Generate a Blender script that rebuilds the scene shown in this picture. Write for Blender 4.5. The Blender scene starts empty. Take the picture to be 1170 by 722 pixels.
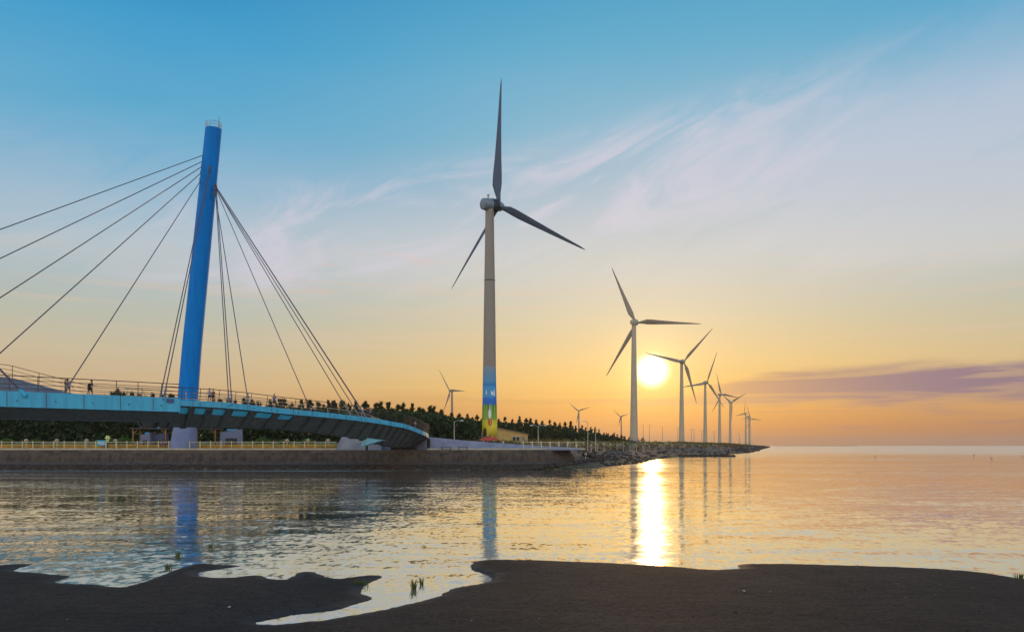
import bpy, bmesh, math, random
import numpy as np
from mathutils import Vector, Matrix

R = math.radians
F, CX, CY, H = 845.0, 585.0, 508.5, 4.0          # survey of the site: focal length in pixels, principal column, horizon row, eye height
C = bpy.context.scene.collection
scene = bpy.context.scene
random.seed(7)

# ------------------------------------------------------------------ camera
cam = bpy.data.cameras.new('camera'); cam_o = bpy.data.objects.new('camera', cam); C.objects.link(cam_o)
cam_o.location = (0, 0, H); cam_o.rotation_euler = (R(90), 0, 0)
cam.sensor_width = 36.0; cam.lens = 36.0 * F / 1170.0
cam.shift_y = (CY - 361.0) / 1170.0
cam.clip_start = 0.2; cam.clip_end = 60000
scene.camera = cam_o

# ------------------------------------------------------------------ node helper
class X:
    """thin wrapper so that shader maths reads like maths"""
    def __init__(s, t, k): s.t, s.k = t, k
    def _m(s, op, *a):
        n = s.t.nodes.new('ShaderNodeMath'); n.operation = op
        for i, v in enumerate((s,) + a):
            if isinstance(v, X): s.t.links.new(v.k, n.inputs[i])
            else: n.inputs[i].default_value = v
        return X(s.t, n.outputs[0])
    def __add__(s, o): return s._m('ADD', o)
    __radd__ = __add__
    def __mul__(s, o): return s._m('MULTIPLY', o)
    __rmul__ = __mul__
    def __sub__(s, o): return s._m('SUBTRACT', o)
    def __rsub__(s, o): return s * -1.0 + o
    def __truediv__(s, o): return s._m('DIVIDE', o)
    def __pow__(s, o): return s._m('POWER', o)
    def max(s, o): return s._m('MAXIMUM', o)
    def min(s, o): return s._m('MINIMUM', o)
    def sin(s): return s._m('SINE')
    def abs(s): return s._m('ABSOLUTE')
    def step(s, a, b, lo=0.0, hi=1.0, smooth=True):
        n = s.t.nodes.new('ShaderNodeMapRange'); n.interpolation_type = 'SMOOTHSTEP' if smooth else 'LINEAR'
        s.t.links.new(s.k, n.inputs[0])
        for i, v in zip((1, 2, 3, 4), (a, b, lo, hi)):
            if isinstance(v, X): s.t.links.new(v.k, n.inputs[i])
            else: n.inputs[i].default_value = v
        return X(s.t, n.outputs[0])

def comb(t, x, y, z):
    n = t.nodes.new('ShaderNodeCombineXYZ')
    for i, v in enumerate((x, y, z)):
        if isinstance(v, X): t.links.new(v.k, n.inputs[i])
        else: n.inputs[i].default_value = v
    return n.outputs[0]
def sep(t, sock):
    n = t.nodes.new('ShaderNodeSeparateXYZ'); t.links.new(sock, n.inputs[0])
    return [X(t, o) for o in n.outputs]
def vmul(t, sock, v):
    n = t.nodes.new('ShaderNodeVectorMath'); n.operation = 'MULTIPLY'; t.links.new(sock, n.inputs[0]); n.inputs[1].default_value = v
    return n.outputs[0]
def noise(t, vec, scale=1.0, detail=2.0, rough=0.5, dist=0.0, color=False):
    n = t.nodes.new('ShaderNodeTexNoise'); n.inputs['Scale'].default_value = scale
    n.inputs['Detail'].default_value = detail; n.inputs['Roughness'].default_value = rough; n.inputs['Distortion'].default_value = dist
    t.links.new(vec, n.inputs['Vector'])
    return n.outputs['Color'] if color else X(t, n.outputs[0])
def lin(c): return tuple(((v/255.0)/12.92 if v/255.0 <= .04045 else ((v/255.0+.055)/1.055)**2.4) for v in c) + (1.0,)
def mixc(t, fac, a, b, blend='MIX'):
    n = t.nodes.new('ShaderNodeMix'); n.data_type = 'RGBA'; n.blend_type = blend
    for i, v in ((0, fac), (6, a), (7, b)):
        if isinstance(v, X): t.links.new(v.k, n.inputs[i])
        elif hasattr(v, 'is_output'): t.links.new(v, n.inputs[i])
        else: n.inputs[i].default_value = v
    return n.outputs[2]
def ramp(t, fac, stops, interp='LINEAR'):
    n = t.nodes.new('ShaderNodeValToRGB'); n.color_ramp.interpolation = interp
    el = n.color_ramp.elements
    while len(el) > 1: el.remove(el[-1])
    el[0].position = stops[0][0]; el[0].color = stops[0][1]
    for p, c in stops[1:]:
        e = el.new(p); e.color = c
    t.links.new(fac.k, n.inputs[0])
    return n.outputs[0]

# ------------------------------------------------------------------ sky
SUN_AZ, SUN_EL = math.atan2(160, 845), R(5.65)
SUN = Vector((math.sin(SUN_AZ)*math.cos(SUN_EL), math.cos(SUN_AZ)*math.cos(SUN_EL), math.sin(SUN_EL)))
world = bpy.data.worlds.new('World'); scene.world = world; world.use_nodes = True
t = world.node_tree; t.nodes.clear()
tc = t.nodes.new('ShaderNodeTexCoord'); d = tc.outputs['Generated']
dx, dy, dz = sep(t, d)
el = dz._m('ARCSINE') * (180/math.pi)
az = dx._m('ARCTAN2', dy) * (180/math.pi)
daz = (az - math.degrees(SUN_AZ)).abs()
daz = daz.min(daz * -1.0 + 360.0)
e60 = (el / 60.0).max(0.0)
def stops(L): return [(e/60.0, lin(c)) for e, c in L]
near = ramp(t, e60, stops([(0,(178,112,66)),(1.2,(192,124,66)),(2.6,(214,152,74)),(4.2,(230,182,96)),(6.5,(226,194,134)),(9.5,(212,200,168)),(13.5,(190,198,192)),(18,(160,188,204)),(23,(128,184,210)),(28,(94,174,208)),(34,(62,156,202)),(60,(40,105,172))]))
side = ramp(t, e60, stops([(0,(172,120,90)),(2.0,(194,144,104)),(4,(212,180,138)),(6.5,(206,190,158)),(9,(190,192,176)),(11.8,(164,188,198)),(14.5,(140,184,208)),(18,(108,176,210)),(22,(80,170,210)),(27,(50,158,208)),(34,(30,128,190)),(60,(30,98,165))]))
back = ramp(t, e60, stops([(0,(210,196,186)),(4,(228,214,204)),(12,(242,231,222)),(28,(228,230,238)),(45,(170,205,238)),(60,(120,170,220))]))
k = daz.step(4, 40)
col = mixc(t, k, near, side)
# high pale veil and wisps (real cirrus, laid out by direction in the sky)
rx = az*0.94 + el*0.34; ry = el*0.94 - az*0.34
wv = comb(t, rx*0.045, ry*0.19, 0.0)
w1 = noise(t, wv, 1.0, 7, 0.62, 0.7)
w2 = noise(t, comb(t, rx*0.12, ry*0.6, 3.0), 1.0, 6, 0.65, 1.0)
w3 = noise(t, comb(t, az*0.02, el*0.07, 9.0), 1.0, 3, 0.5)
band = el.step(8.5, 14.0) * (el - az*0.22).step(25.0, 15.5)
band = el.step(8.5, 14.0) * (el - (az.max(-14.0))*0.15 + (w2-.5)*6.0 + (w1-.5)*7.0).step(24.5, 13.5)
veil = (w1.step(0.12, 0.66)*0.62 + w2.step(0.40, 0.74)*0.16) * band + w3.step(.35,.62)*el.step(9,16)*el.step(34,20)*.16
veil = (veil + az.step(2, 26)*w3.step(.3,.6)*el.step(9,15)*el.step(27,20)*0.30).min(0.8)
vc = ramp(t, e60, stops([(0,(225,200,160)),(9,(220,208,188)),(14,(212,211,212)),(20,(200,206,222)),(28,(165,196,220)),(40,(140,175,212))]))
col = mixc(t, veil, col, vc)
# faint pink puffs left of the main turbine
p1 = noise(t, comb(t, az*0.22, el*0.75, 5.0), 1.0, 5, 0.6, 0.6).step(0.52, 0.72) * el.step(10.5, 12.5) * el.step(15.5, 13.2) * az.step(-36, -20) * az.step(2, -8)
col = mixc(t, p1*0.5, col, lin((232,190,176)))
w4 = noise(t, comb(t, (az*0.95+el*0.3)*0.075, (el*0.95-az*0.3)*0.26, 12.0), 1.0, 7, 0.64, 1.1)
c4 = w4.step(.42,.66) * (el - az*.18).step(12.5, 16.0) * (el - az*.18).step(23.0, 19.5) * az.step(-34,-18) * az.step(34, 12)
col = mixc(t, c4*0.7, col, lin((216,210,224)))
w5 = noise(t, comb(t, az*0.035, el*1.5, 20.0), 1.0, 5, 0.6, 0.4).step(.5,.66) * el.step(5.5,7.5) * el.step(16,11)
col = mixc(t, w5*0.28, col, lin((226,196,172)))
# low violet bank
n1 = noise(t, comb(t, az*0.06, el*0.35, 1.0), 1.0, 5, 0.55, 0.6)
ed = (n1 - 0.5)
hw = az.step(9, 24, 0.35, 1.75)
cen = 3.55 + az.step(6, 34, 0.0, 0.55)
gap = noise(t, comb(t, az*0.05, el*1.3, 2.0), 1.0, 5, 0.6, 0.8).step(.62,.50)
b1 = ((el + ed*3.0 - cen).abs()).step(hw, hw*0.35)
b1 = b1 * (gap*.4+.6) * az.step(-8, 22, 0.25, 0.95)* az.step(-26, -4)
n2 = noise(t, comb(t, az*0.05, el*1.6, 4.0), 1.0, 5, 0.6, 0.5)
b2 = n2.step(0.5, 0.68) * el.step(6.5, 3.5) * el.step(0.3, 1.2) * az.step(-4, 20, .15, .4)
purple = mixc(t, az.step(8, 32), lin((196,146,96)), lin((132,108,136)))
col = mixc(t, b1.max(b2).min(1.0), col, purple)
# sky behind the viewer: unseen, brightened to fill the sides that face the camera
col = mixc(t, daz.step(60, 105), col, back)
vm = t.nodes.new('ShaderNodeVectorMath'); vm.operation = 'DOT_PRODUCT'; t.links.new(d, vm.inputs[0]); vm.inputs[1].default_value = SUN
cs = X(t, vm.outputs['Value']); ang = cs.min(1.0)._m('ARCCOSINE') * (180/math.pi)
disc = ang.step(1.55, 0.35)
glow1 = (ang*-0.85)._m('EXPONENT'); glow2 = (ang*-0.16)._m('EXPONENT')
def emis(colr, st):
    b = t.nodes.new('ShaderNodeBackground')
    if hasattr(colr, 'is_output'): t.links.new(colr, b.inputs[0])
    else: b.inputs[0].default_value = colr
    if isinstance(st, X): t.links.new(st.k, b.inputs[1])
    else: b.inputs[1].default_value = st
    return b.outputs[0]
def adds(a, b):
    n = t.nodes.new('ShaderNodeAddShader'); t.links.new(a, n.inputs[0]); t.links.new(b, n.inputs[1]); return n.outputs[0]
nish = t.nodes.new('ShaderNodeTexSky'); nish.sky_type = 'NISHITA'; nish.sun_disc = False
nish.sun_elevation = SUN_EL; nish.sun_rotation = SUN_AZ; nish.air_density = 1.0; nish.dust_density = 1.5
backst = daz.step(60, 110, 0.93, 1.5)
sh = emis(col, backst)
sh = adds(sh, emis(nish.outputs[0], 0.006))
sh = adds(sh, emis((1.0, 0.93, 0.72, 1), disc*2.1))
sh = adds(sh, emis((1.0, 0.70, 0.26, 1), glow1*1.0))
sh = adds(sh, emis((1.0, 0.52, 0.10, 1), glow2*0.075))
wo = t.nodes.new('ShaderNodeOutputWorld'); t.links.new(sh, wo.inputs[0])

sun = bpy.data.lights.new('sun', 'SUN'); sun.energy = 0.75; sun.angle = R(0.53); sun.color = (1.0, 0.56, 0.22)
sun_o = bpy.data.objects.new('sun', sun); C.objects.link(sun_o)
sun_o.rotation_euler = (-SUN).to_track_quat('-Z', 'Y').to_euler(); sun_o.location = (60, 300, 120)

scene.view_settings.view_transform = 'Standard'; scene.view_settings.look = 'None'
scene.view_settings.exposure = 0.0; scene.view_settings.gamma = 1.0
scene.cycles.sample_clamp_indirect = 6.0; scene.cycles.sample_clamp_direct = 12.0
scene.cycles.max_bounces = 6

# ------------------------------------------------------------------ materials
MATS = {}
def mat(name, c=(.5,.5,.5), rough=.6, metal=0.0, var=0.0, vs=1.0, bump=0.0, bs=8.0, col2=None, spec=0.5):
    if name in MATS: return MATS[name]
    m = bpy.data.materials.new(name); m.use_nodes = True; MATS[name] = m
    t = m.node_tree; b = t.nodes['Principled BSDF']
    b.inputs['Roughness'].default_value = rough; b.inputs['Metallic'].default_value = metal; b.inputs['Specular IOR Level'].default_value = spec
    b.inputs['Base Color'].default_value = (*c, 1)
    tcn = t.nodes.new('ShaderNodeTexCoord')
    if var or col2:
        n = noise(t, tcn.outputs['Object'], vs, 6, .65)
        a = (*c, 1); bb = (*(col2 or tuple(min(1, v*(1-var)) for v in c)), 1)
        t.links.new(mixc(t, n.step(.36, .66), a, bb), b.inputs['Base Color'])
    if bump:
        n = noise(t, tcn.outputs['Object'], bs, 5, .6); bp = t.nodes.new('ShaderNodeBump'); bp.inputs['Strength'].default_value = bump
        bp.inputs['Distance'].default_value = .05; t.links.new(n.k, bp.inputs['Height']); t.links.new(bp.outputs[0], b.inputs['Normal'])
    return m

def leafmat(name, c1, c2, trans=.25):
    m = bpy.data.materials.new(name); m.use_nodes = True; t = m.node_tree; b = t.nodes['Principled BSDF']
    b.inputs['Roughness'].default_value = .75; b.inputs['Specular IOR Level'].default_value = .2
    tcn = t.nodes.new('ShaderNodeTexCoord'); oi = t.nodes.new('ShaderNodeObjectInfo')
    n = noise(t, tcn.outputs['Object'], .9, 4, .6).step(.35, .65) * .6 + X(t, oi.outputs['Random']) * .4
    cc = mixc(t, n, (*c1, 1), (*c2, 1)); t.links.new(cc, b.inputs['Base Color'])
    tr = t.nodes.new('ShaderNodeBsdfTranslucent'); t.links.new(cc, tr.inputs[0])
    mx = t.nodes.new('ShaderNodeMixShader'); mx.inputs[0].default_value = trans
    t.links.new(b.outputs[0], mx.inputs[1]); t.links.new(tr.outputs[0], mx.inputs[2])
    t.links.new(mx.outputs[0], t.nodes['Material Output'].inputs[0])
    MATS[name] = m
    return m

def streaked(name, c, c2, rust=(.12,.05,.02), amount=.5, rough=.45):
    """painted steel with vertical run-off streaks and a few rust tears"""
    m = bpy.data.materials.new(name); m.use_nodes = True; MATS[name] = m; t = m.node_tree; b = t.nodes['Principled BSDF']
    b.inputs['Roughness'].default_value = rough
    tcn = t.nodes.new('ShaderNodeTexCoord')
    s1 = noise(t, vmul(t, tcn.outputs['Object'], (1.6, 1.6, .16)), 1, 6, .65)
    s2 = noise(t, vmul(t, tcn.outputs['Object'], (3.5, 3.5, .35)), 1, 5, .7, .3)
    cc = mixc(t, s1.step(.38, .68), (*c, 1), (*c2, 1))
    cc = mixc(t, s2.step(.62, .74)*amount, cc, (*rust, 1))
    t.links.new(cc, b.inputs['Base Color'])
    return m

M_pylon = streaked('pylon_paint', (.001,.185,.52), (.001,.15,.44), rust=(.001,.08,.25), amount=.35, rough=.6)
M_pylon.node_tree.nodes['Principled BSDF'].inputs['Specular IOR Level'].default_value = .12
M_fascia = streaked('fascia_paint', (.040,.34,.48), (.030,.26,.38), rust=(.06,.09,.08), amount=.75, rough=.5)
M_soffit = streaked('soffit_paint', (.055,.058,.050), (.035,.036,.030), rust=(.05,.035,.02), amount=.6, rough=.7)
M_rib = mat('rib_steel', (.045,.046,.040), .7, var=.3)
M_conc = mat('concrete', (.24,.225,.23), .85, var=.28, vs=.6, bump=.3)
M_concd = mat('shaded_concrete', (.028,.022,.018), .9, var=.4, vs=.5, bump=.4)  # concrete blackened in colour for the shadow under the bridge
M_deck = mat('deck_paving', (.16,.15,.14), .85, var=.2)
M_cable = mat('cable_sheath', (.075,.05,.065), .5)
M_sleeve = mat('cable_sleeve', (.17,.15,.18), .5)
M_rail = mat('rail_steel', (.10,.055,.035), .45, metal=.3, var=.4, vs=2)
M_railp = mat('pale_rail', (.58,.47,.26), .5, var=.25, vs=2)
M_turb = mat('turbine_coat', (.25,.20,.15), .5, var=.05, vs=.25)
M_turbf = mat('turbine_coat_hazed', (.42,.33,.22), .5, var=.08, vs=.2)  # far towers: warm haze glow mixed into the coat colour
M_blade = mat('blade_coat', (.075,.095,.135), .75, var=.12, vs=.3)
M_bladef = mat('blade_coat_hazed', (.27,.20,.14), .45)  # far blades: same haze tint put into their colour
M_nac = mat('nacelle_coat', (.18,.205,.23), .45, var=.2, vs=.8)
M_dark = mat('dark_gap', (.015,.02,.018), .6)
M_steel = mat('galvanised', (.35,.34,.31), .4, metal=.5)
M_white = mat('white_paint', (.72,.72,.68), .5)
M_trunk = mat('bark', (.07,.05,.035), .9, var=.3, vs=3)
M_leaf = leafmat('needles', (.035,.055,.016), (.060,.070,.022))
M_leafd = leafmat('dark_needles', (.028,.045,.014), (.045,.060,.018))
M_leafw = leafmat('warm_needles', (.060,.058,.020), (.075,.062,.024))
M_bush = leafmat('bush_leaves', (.06,.12,.02), (.10,.13,.03))
M_grass = leafmat('dry_grass', (.17,.12,.035), (.10,.08,.025), .4)
M_tuft = leafmat('marsh_grass', (.07,.10,.025), (.12,.12,.03), .3)
M_flower = mat('yellow_flowers', (.80,.36,.01), .8, col2=(.42,.25,.02), vs=.5)
M_skin = mat('skin', (.33,.17,.11), .6)
M_hair = mat('hair', (.012,.010,.010), .6)
M_stone = streaked('revetment_stone', (.080,.052,.032), (.030,.020,.013), rust=(.014,.010,.008), amount=.9, rough=.9)
M_rock = mat('boulder_rock', (.058,.031,.016), .9, var=.6, vs=1.5, bump=.6)

# ------------------------------------------------------------------ mesh helpers
def link(name, me, m=None, parent=None):
    o = bpy.data.objects.new(name, me); C.objects.link(o)
    if m is not None:
        for x in (m if isinstance(m, (list, tuple)) else [m]): me.materials.append(x)
    if parent is not None: o.parent = parent
    return o
def obj(name, bm, m=None, parent=None, smooth=False):
    bmesh.ops.recalc_face_normals(bm, faces=bm.faces[:])
    me = bpy.data.meshes.new(name); bm.to_mesh(me); bm.free()
    if smooth:
        for p in me.polygons: p.use_smooth = True
        me.set_sharp_from_angle(angle=R(38))
    return link(name, me, m, parent)
def pyobj(name, v, f, m=None, parent=None, smooth=False):
    me = bpy.data.meshes.new(name); me.from_pydata([tuple(a) for a in v], [], f); me.update()
    if smooth:
        for p in me.polygons: p.use_smooth = True
        me.set_sharp_from_angle(angle=R(38))
    return link(name, me, m, parent)
def empty(name, loc=(0,0,0), rz=0.0):
    o = bpy.data.objects.new(name, None); C.objects.link(o); o.location = loc; o.rotation_euler = (0,0,rz); o.empty_display_size = .3
    return o
def tag(o, label=None, cat=None, group=None, kind=None):
    if label: o['label'] = label
    if cat: o['category'] = cat
    if group: o['group'] = group
    if kind: o['kind'] = kind
    return o
def copy_tree(o, parent=None):
    c = o.copy(); C.objects.link(c)
    if parent is not None: c.parent = parent
    for ch in list(o.children): copy_tree(ch, c)
    return c
def box(bm, c, s, rot=None, top=1.0):
    r = bmesh.ops.create_cube(bm, size=1.0)
    for v in r['verts']:
        k = top if v.co.z > 0 else 1.0
        v.co = Vector((v.co.x*s[0]*k, v.co.y*s[1]*k, v.co.z*s[2]))
    if rot is not None: bmesh.ops.rotate(bm, verts=r['verts'], cent=(0,0,0), matrix=rot)
    bmesh.ops.translate(bm, verts=r['verts'], vec=c)
    return r['verts']
def tube(bm, pts, rads, n=8, cap=True):
    pts = [Vector(p) for p in pts]
    if not isinstance(rads, (list, tuple)): rads = [rads]*len(pts)
    rings = []; ref = None
    for i, p in enumerate(pts):
        d = (pts[min(i+1, len(pts)-1)] - pts[max(i-1, 0)]).normalized()
        if ref is None: ref = Vector((0,0,1)) if abs(d.z) < .9 else Vector((1,0,0))
        a = d.cross(ref).normalized(); b = d.cross(a).normalized(); ref = b.cross(d) if False else ref
        rings.append([bm.verts.new(p + (a*math.cos(2*math.pi*j/n) + b*math.sin(2*math.pi*j/n))*rads[i]) for j in range(n)])
    for i in range(len(rings)-1):
        for j in range(n): bm.faces.new((rings[i][j], rings[i][(j+1)%n], rings[i+1][(j+1)%n], rings[i+1][j]))
    if cap:
        bm.faces.new(rings[0]); bm.faces.new(rings[-1])
    return rings
def lathe(bm, prof, n=24, c=(0,0,0)):
    rings = []
    for r, z in prof:
        rings.append([bm.verts.new((c[0]+r*math.cos(2*math.pi*j/n), c[1]+r*math.sin(2*math.pi*j/n), c[2]+z)) for j in range(n)])
    for i in range(len(rings)-1):
        for j in range(n): bm.faces.new((rings[i][j], rings[i][(j+1)%n], rings[i+1][(j+1)%n], rings[i+1][j]))
    bm.faces.new(rings[0]); bm.faces.new(rings[-1])
def P(px, py, D): return Vector(((px-CX)/F*D, D, H + (CY-py)/F*D))
def XY(px, D, z): return Vector(((px-CX)/F*D, D, z))

# ------------------------------------------------------------------ foreground sand flat
SH = [(-60,650),(0,646),(18,644.5),(36,644.4),(25,648),(15,652),(38,654),(61.5,656.4),(80,658),(72,661),(63,665),(85,667),(109,667.7),(137,670.8),(157,666.7),(178,660),(198,652),(219,645),(232,643.8),(255,645.2),(273.5,646.5),(253,649.6),(227,654),(226,656.5),(232,658.8),(260,660),(294,657),(308,661),(328,661.5),(342,654),(355.6,653),(371,658),(386,661),(411,658),(431,657),(435,660),(417.6,668),(412.5,677),(424.5,683.8),(407,689.6),(380,697.4),(342,701.5),(308,707.7),(290.6,712),(314.5,713.5),(350,710),(380,706.7),(448,694),(499.7,681.4),(516.8,672.5),(544,667.4),(561,663),(558,657.4),(540.7,651.3),(539,646),(544,641),(571,639.3),(619,640.3),(688,642.7),(730,645),(780,647.9),(807.6,650.6),(831.5,650),(843.5,649),(847,644.4),(880,644),(934,645),(1043.5,648.5),(1112,653),(1170,661.5),(1260,672)]
def ground(px, py): D = H*F/(py-CY); return ((px-CX)/F*D, D)
S = np.array([ground(*p) for p in SH])
def catmull(Q, n=6):
    out = []
    for i in range(len(Q)-1):
        p0 = Q[max(i-1,0)]; p1 = Q[i]; p2 = Q[i+1]; p3 = Q[min(i+2,len(Q)-1)]
        for j in range(n):
            u = j/n
            out.append(.5*((2*p1)+(-p0+p2)*u+(2*p0-5*p1+4*p2-p3)*u*u+(-p0+3*p1-3*p2+p3)*u**3))
    out.append(Q[-1]); return np.array(out)
S = catmull(S, 5)
rs = np.random.default_rng(3)
S = catmull(S, 3); S[5:-5] += rs.normal(0, .028, S[5:-5].shape)
poly = np.vstack([[(-3000, 27)], [(-60, 25.5)], S, [(60, 19)], [(3000, 15)], [(3000, -3000)], [(-3000, -3000)]])
def axis(dense0, dense1, step, far):
    a = list(np.arange(dense0, dense1, step)); g = step
    v = dense1
    while v < far: a.append(v); g *= 1.22; v += g
    a.append(far); g = step; v = dense0
    while v > -far: g *= 1.22; v -= g; a.append(max(v, -far))
    return np.array(sorted(set(np.round(a, 4))))
gx = axis(-24, 24, .085, 2500); gy = axis(14.5, 33, .085, 2500); gy = gy[gy < 60]
GX, GY = np.meshgrid(gx, gy)
P0 = np.stack([GX.ravel(), GY.ravel()], 1)
dmin = np.full(len(P0), 1e9); inside = np.zeros(len(P0), bool)
for i in range(len(poly)):
    a = poly[i]; b = poly[(i+1) % len(poly)]; ab = b-a; L2 = (ab**2).sum()
    if L2 < 1e-12: continue
    u = np.clip(((P0-a)@ab)/L2, 0, 1); q = a + u[:,None]*ab
    dmin = np.minimum(dmin, ((P0-q)**2).sum(1))
    c = ((a[1] > P0[:,1]) != (b[1] > P0[:,1]))
    with np.errstate(divide='ignore', invalid='ignore'):
        xi = (b[0]-a[0])*(P0[:,1]-a[1])/(b[1]-a[1]) + a[0]
    inside ^= c & (P0[:,0] < xi)
sd = np.sqrt(dmin)*np.where(inside, 1, -1)
hz = np.where(sd > 0, .13*(1-np.exp(-sd/1.6)) + .05*(1-np.exp(-sd/.25)) , np.maximum(sd*.12, -1.0))
lump = np.sin(P0[:,0]*.9+np.sin(P0[:,1]*.7)*1.5)*np.sin(P0[:,1]*1.4+np.cos(P0[:,0]*.5))
hz += np.where(sd > 0, .012*lump*(1-np.exp(-sd/.8)), 0)
V = np.column_stack([P0, hz]); nx, ny = len(gx), len(gy)
idx = np.arange(nx*ny).reshape(ny, nx)
Fq = np.stack([idx[:-1,:-1], idx[:-1,1:], idx[1:,1:], idx[1:,:-1]], -1).reshape(-1, 4)
me = bpy.data.meshes.new('sand_flat'); me.vertices.add(len(V)); me.vertices.foreach_set('co', V.ravel())
me.loops.add(Fq.size); me.loops.foreach_set('vertex_index', Fq.ravel()); me.polygons.add(len(Fq))
me.polygons.foreach_set('loop_start', np.arange(0, Fq.size, 4)); me.polygons.foreach_set('loop_total', np.full(len(Fq), 4)); me.update(calc_edges=True)
for p in me.polygons: p.use_smooth = True
m = bpy.data.materials.new('wet_sand'); m.use_nodes = True; t = m.node_tree; b = t.nodes['Principled BSDF']
g = t.nodes.new('ShaderNodeNewGeometry'); pos = g.outputs['Position']
n1 = noise(t, pos, .35, 5, .6); n2 = noise(t, vmul(t, pos, (9, 16, 9)), 1, 6, .8); n3 = noise(t, vmul(t, pos, (1.1, 3.4, 1)), 1, 5, .65)
c = mixc(t, n1.step(.3, .7), (.043,.031,.023,1), (.058,.042,.031,1))
c = mixc(t, n3.step(.42, .7)*.45, c, (.017,.0135,.012,1))
n4 = noise(t, vmul(t, pos, (3.5, 6.5, 3)), 1, 6, .75)
c = mixc(t, n4.step(.50, .60)*.40, c, (.020,.016,.014,1))
c = mixc(t, n2.step(.50, .60)*.9, c, (.010,.008,.007,1))
sx_, sy_, sz_ = sep(t, pos); wet = (sz_ + (n3-.5)*.05).step(.085, .03)
c = mixc(t, wet*.45, c, (.010,.009,.008,1)); t.links.new(c, b.inputs['Base Color']); t.links.new((wet*-.2+.85).k, b.inputs['Roughness']); t.links.new((wet*.12+.1).k, b.inputs['Specular IOR Level'])
bp = t.nodes.new('ShaderNodeBump'); bp.inputs['Strength'].default_value = 1.0; bp.inputs['Distance'].default_value = .07
t.links.new((n2*.7 + n3*.8).k, bp.inputs['Height']); t.links.new(bp.outputs[0], b.inputs['Normal'])
o = link('sand_flat', me, m); tag(o, kind='structure')

# ------------------------------------------------------------------ water and sea bed
W = 12000
m = bpy.data.materials.new('estuary_water'); m.use_nodes = True; t = m.node_tree; t.nodes.remove(t.nodes['Principled BSDF'])
g = t.nodes.new('ShaderNodeNewGeometry'); pos = g.outputs['Position']
px_, py_, pz_ = sep(t, pos)
mask = noise(t, vmul(t, pos, (.010, .055, 1)), 1, 4, .55, .4).step(.38, .64)
mask2 = noise(t, vmul(t, pos, (.06, .42, 1)), 1, 5, .65, .5).step(.42, .58)
chop = py_.step(105, 480)*(px_ - py_*.10).step(10, 60)
rip = py_.step(112.5, 114)*py_.step(118.5, 117)*px_.step(-8, -16)*noise(t, vmul(t, pos, (.03,.4,1)), 1, 3, .6).step(.38,.5)
amp = (mask*.45 + .40) * (mask2*.65+.45) + chop*.5 + rip*1.5
def slopes(sx, sy, det, rough, a, seed):
    n = t.nodes.new('ShaderNodeMapping'); n.inputs['Scale'].default_value = (sx, sy, 1); n.inputs['Location'].default_value = (seed, seed*1.7, seed)
    t.links.new(pos, n.inputs['Vector'])
    r, gg, bb = sep(t, noise(t, n.outputs[0], 1.0, det, rough, .3, color=True))
    return (r-.5)*a*.4, (gg-.5)*a
ax_, ay_ = slopes(1.3, 2.4, 4, .7, .31, 3.1)
bx_, by_ = slopes(.38, .95, 3, .6, .17, 11.3)
dx_, dy_ = slopes(4.6, 2.2, 3, .65, .36, 17.9)
cx_, cy_ = slopes(.09, .36, 3, .6, .13, 7.7)
nxs = (ax_+bx_+cx_+dx_)*amp; nys = (ay_+by_+cy_+dy_)*amp
nv = t.nodes.new('ShaderNodeVectorMath'); nv.operation = 'NORMALIZE'; t.links.new(comb(t, nxs, nys, 1.0), nv.inputs[0])
gl = t.nodes.new('ShaderNodeBsdfGlossy');  gl.inputs[0].default_value = (.98,.98,.95,1); t.links.new(nv.outputs[0], gl.inputs['Normal'])
df = t.nodes.new('ShaderNodeBsdfDiffuse'); df.inputs[0].default_value = (.22,.20,.14,1)
fr = t.nodes.new('ShaderNodeFresnel'); fr.inputs[0].default_value = 1.36; t.links.new(nv.outputs[0], fr.inputs['Normal'])
rgh = (mask*.05 + mask2*.04 + .040) + chop*.09 + rip*.12
t.links.new(rgh.k, gl.inputs['Roughness'])
fac = (X(t, fr.outputs[0])*1.05 + .36).min(.97)
mx = t.nodes.new('ShaderNodeMixShader'); t.links.new(fac.k, mx.inputs[0]); t.links.new(df.outputs[0], mx.inputs[1]); t.links.new(gl.outputs[0], mx.inputs[2])
t.links.new(mx.outputs[0], t.nodes['Material Output'].inputs[0])
o = pyobj('water', [(-W,-W,0),(W,-W,0),(W,W,0),(-W,W,0)], [(0,1,2,3)], m); tag(o, kind='structure')
o = pyobj('sea_bed', [(-W,-W,-1.6),(W,-W,-1.6),(W,W,-1.6),(-W,W,-1.6)], [(0,1,2,3)], mat('silt', (.06,.05,.04), .9, var=.3)); tag(o, kind='structure')

# ------------------------------------------------------------------ far bank: sea wall, promenade, dyke
BANK = [(-900,121),(-300,121),(-120,120.7),(-60,120.7),(0,121),(10,126),(17,138),(29,169),(54,245),(119,375),(186,560),(258,760),(337,980),(434,1250),(592,1700),(696,2000),(780,2300)]
Bk = catmull(np.array(BANK, float), 10)
bd = Vector((-.5, .866, 0))
ls = [(-4,-1.6),(-1.0,-.3),(0,.02),(1.2,.30),(1.8,.38),(1.9,.85),(2.9,1.35),(3.0,1.9),(3.5,2.75),(3.52,3.16),(4.4,3.2),(14,3.25),(18,3.45),(40,3.9),(70,4.9),(84,6.3),(120,6.8),(420,6.8)]
rp = [(-4,-1.6),(-1.0,-.3),(0,.02),(2.0,.4),(4,.8),(6,1.2),(9,1.8),(11,2.2),(13,2.6),(15,2.9),(19,3.4),(26,4.1),(34,4.8),(46,5.6),(60,6.0),(84,6.3),(120,6.5),(420,6.5)]
rv = random.Random(5)
v = []; nb = len(Bk); npf = len(ls)
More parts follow.
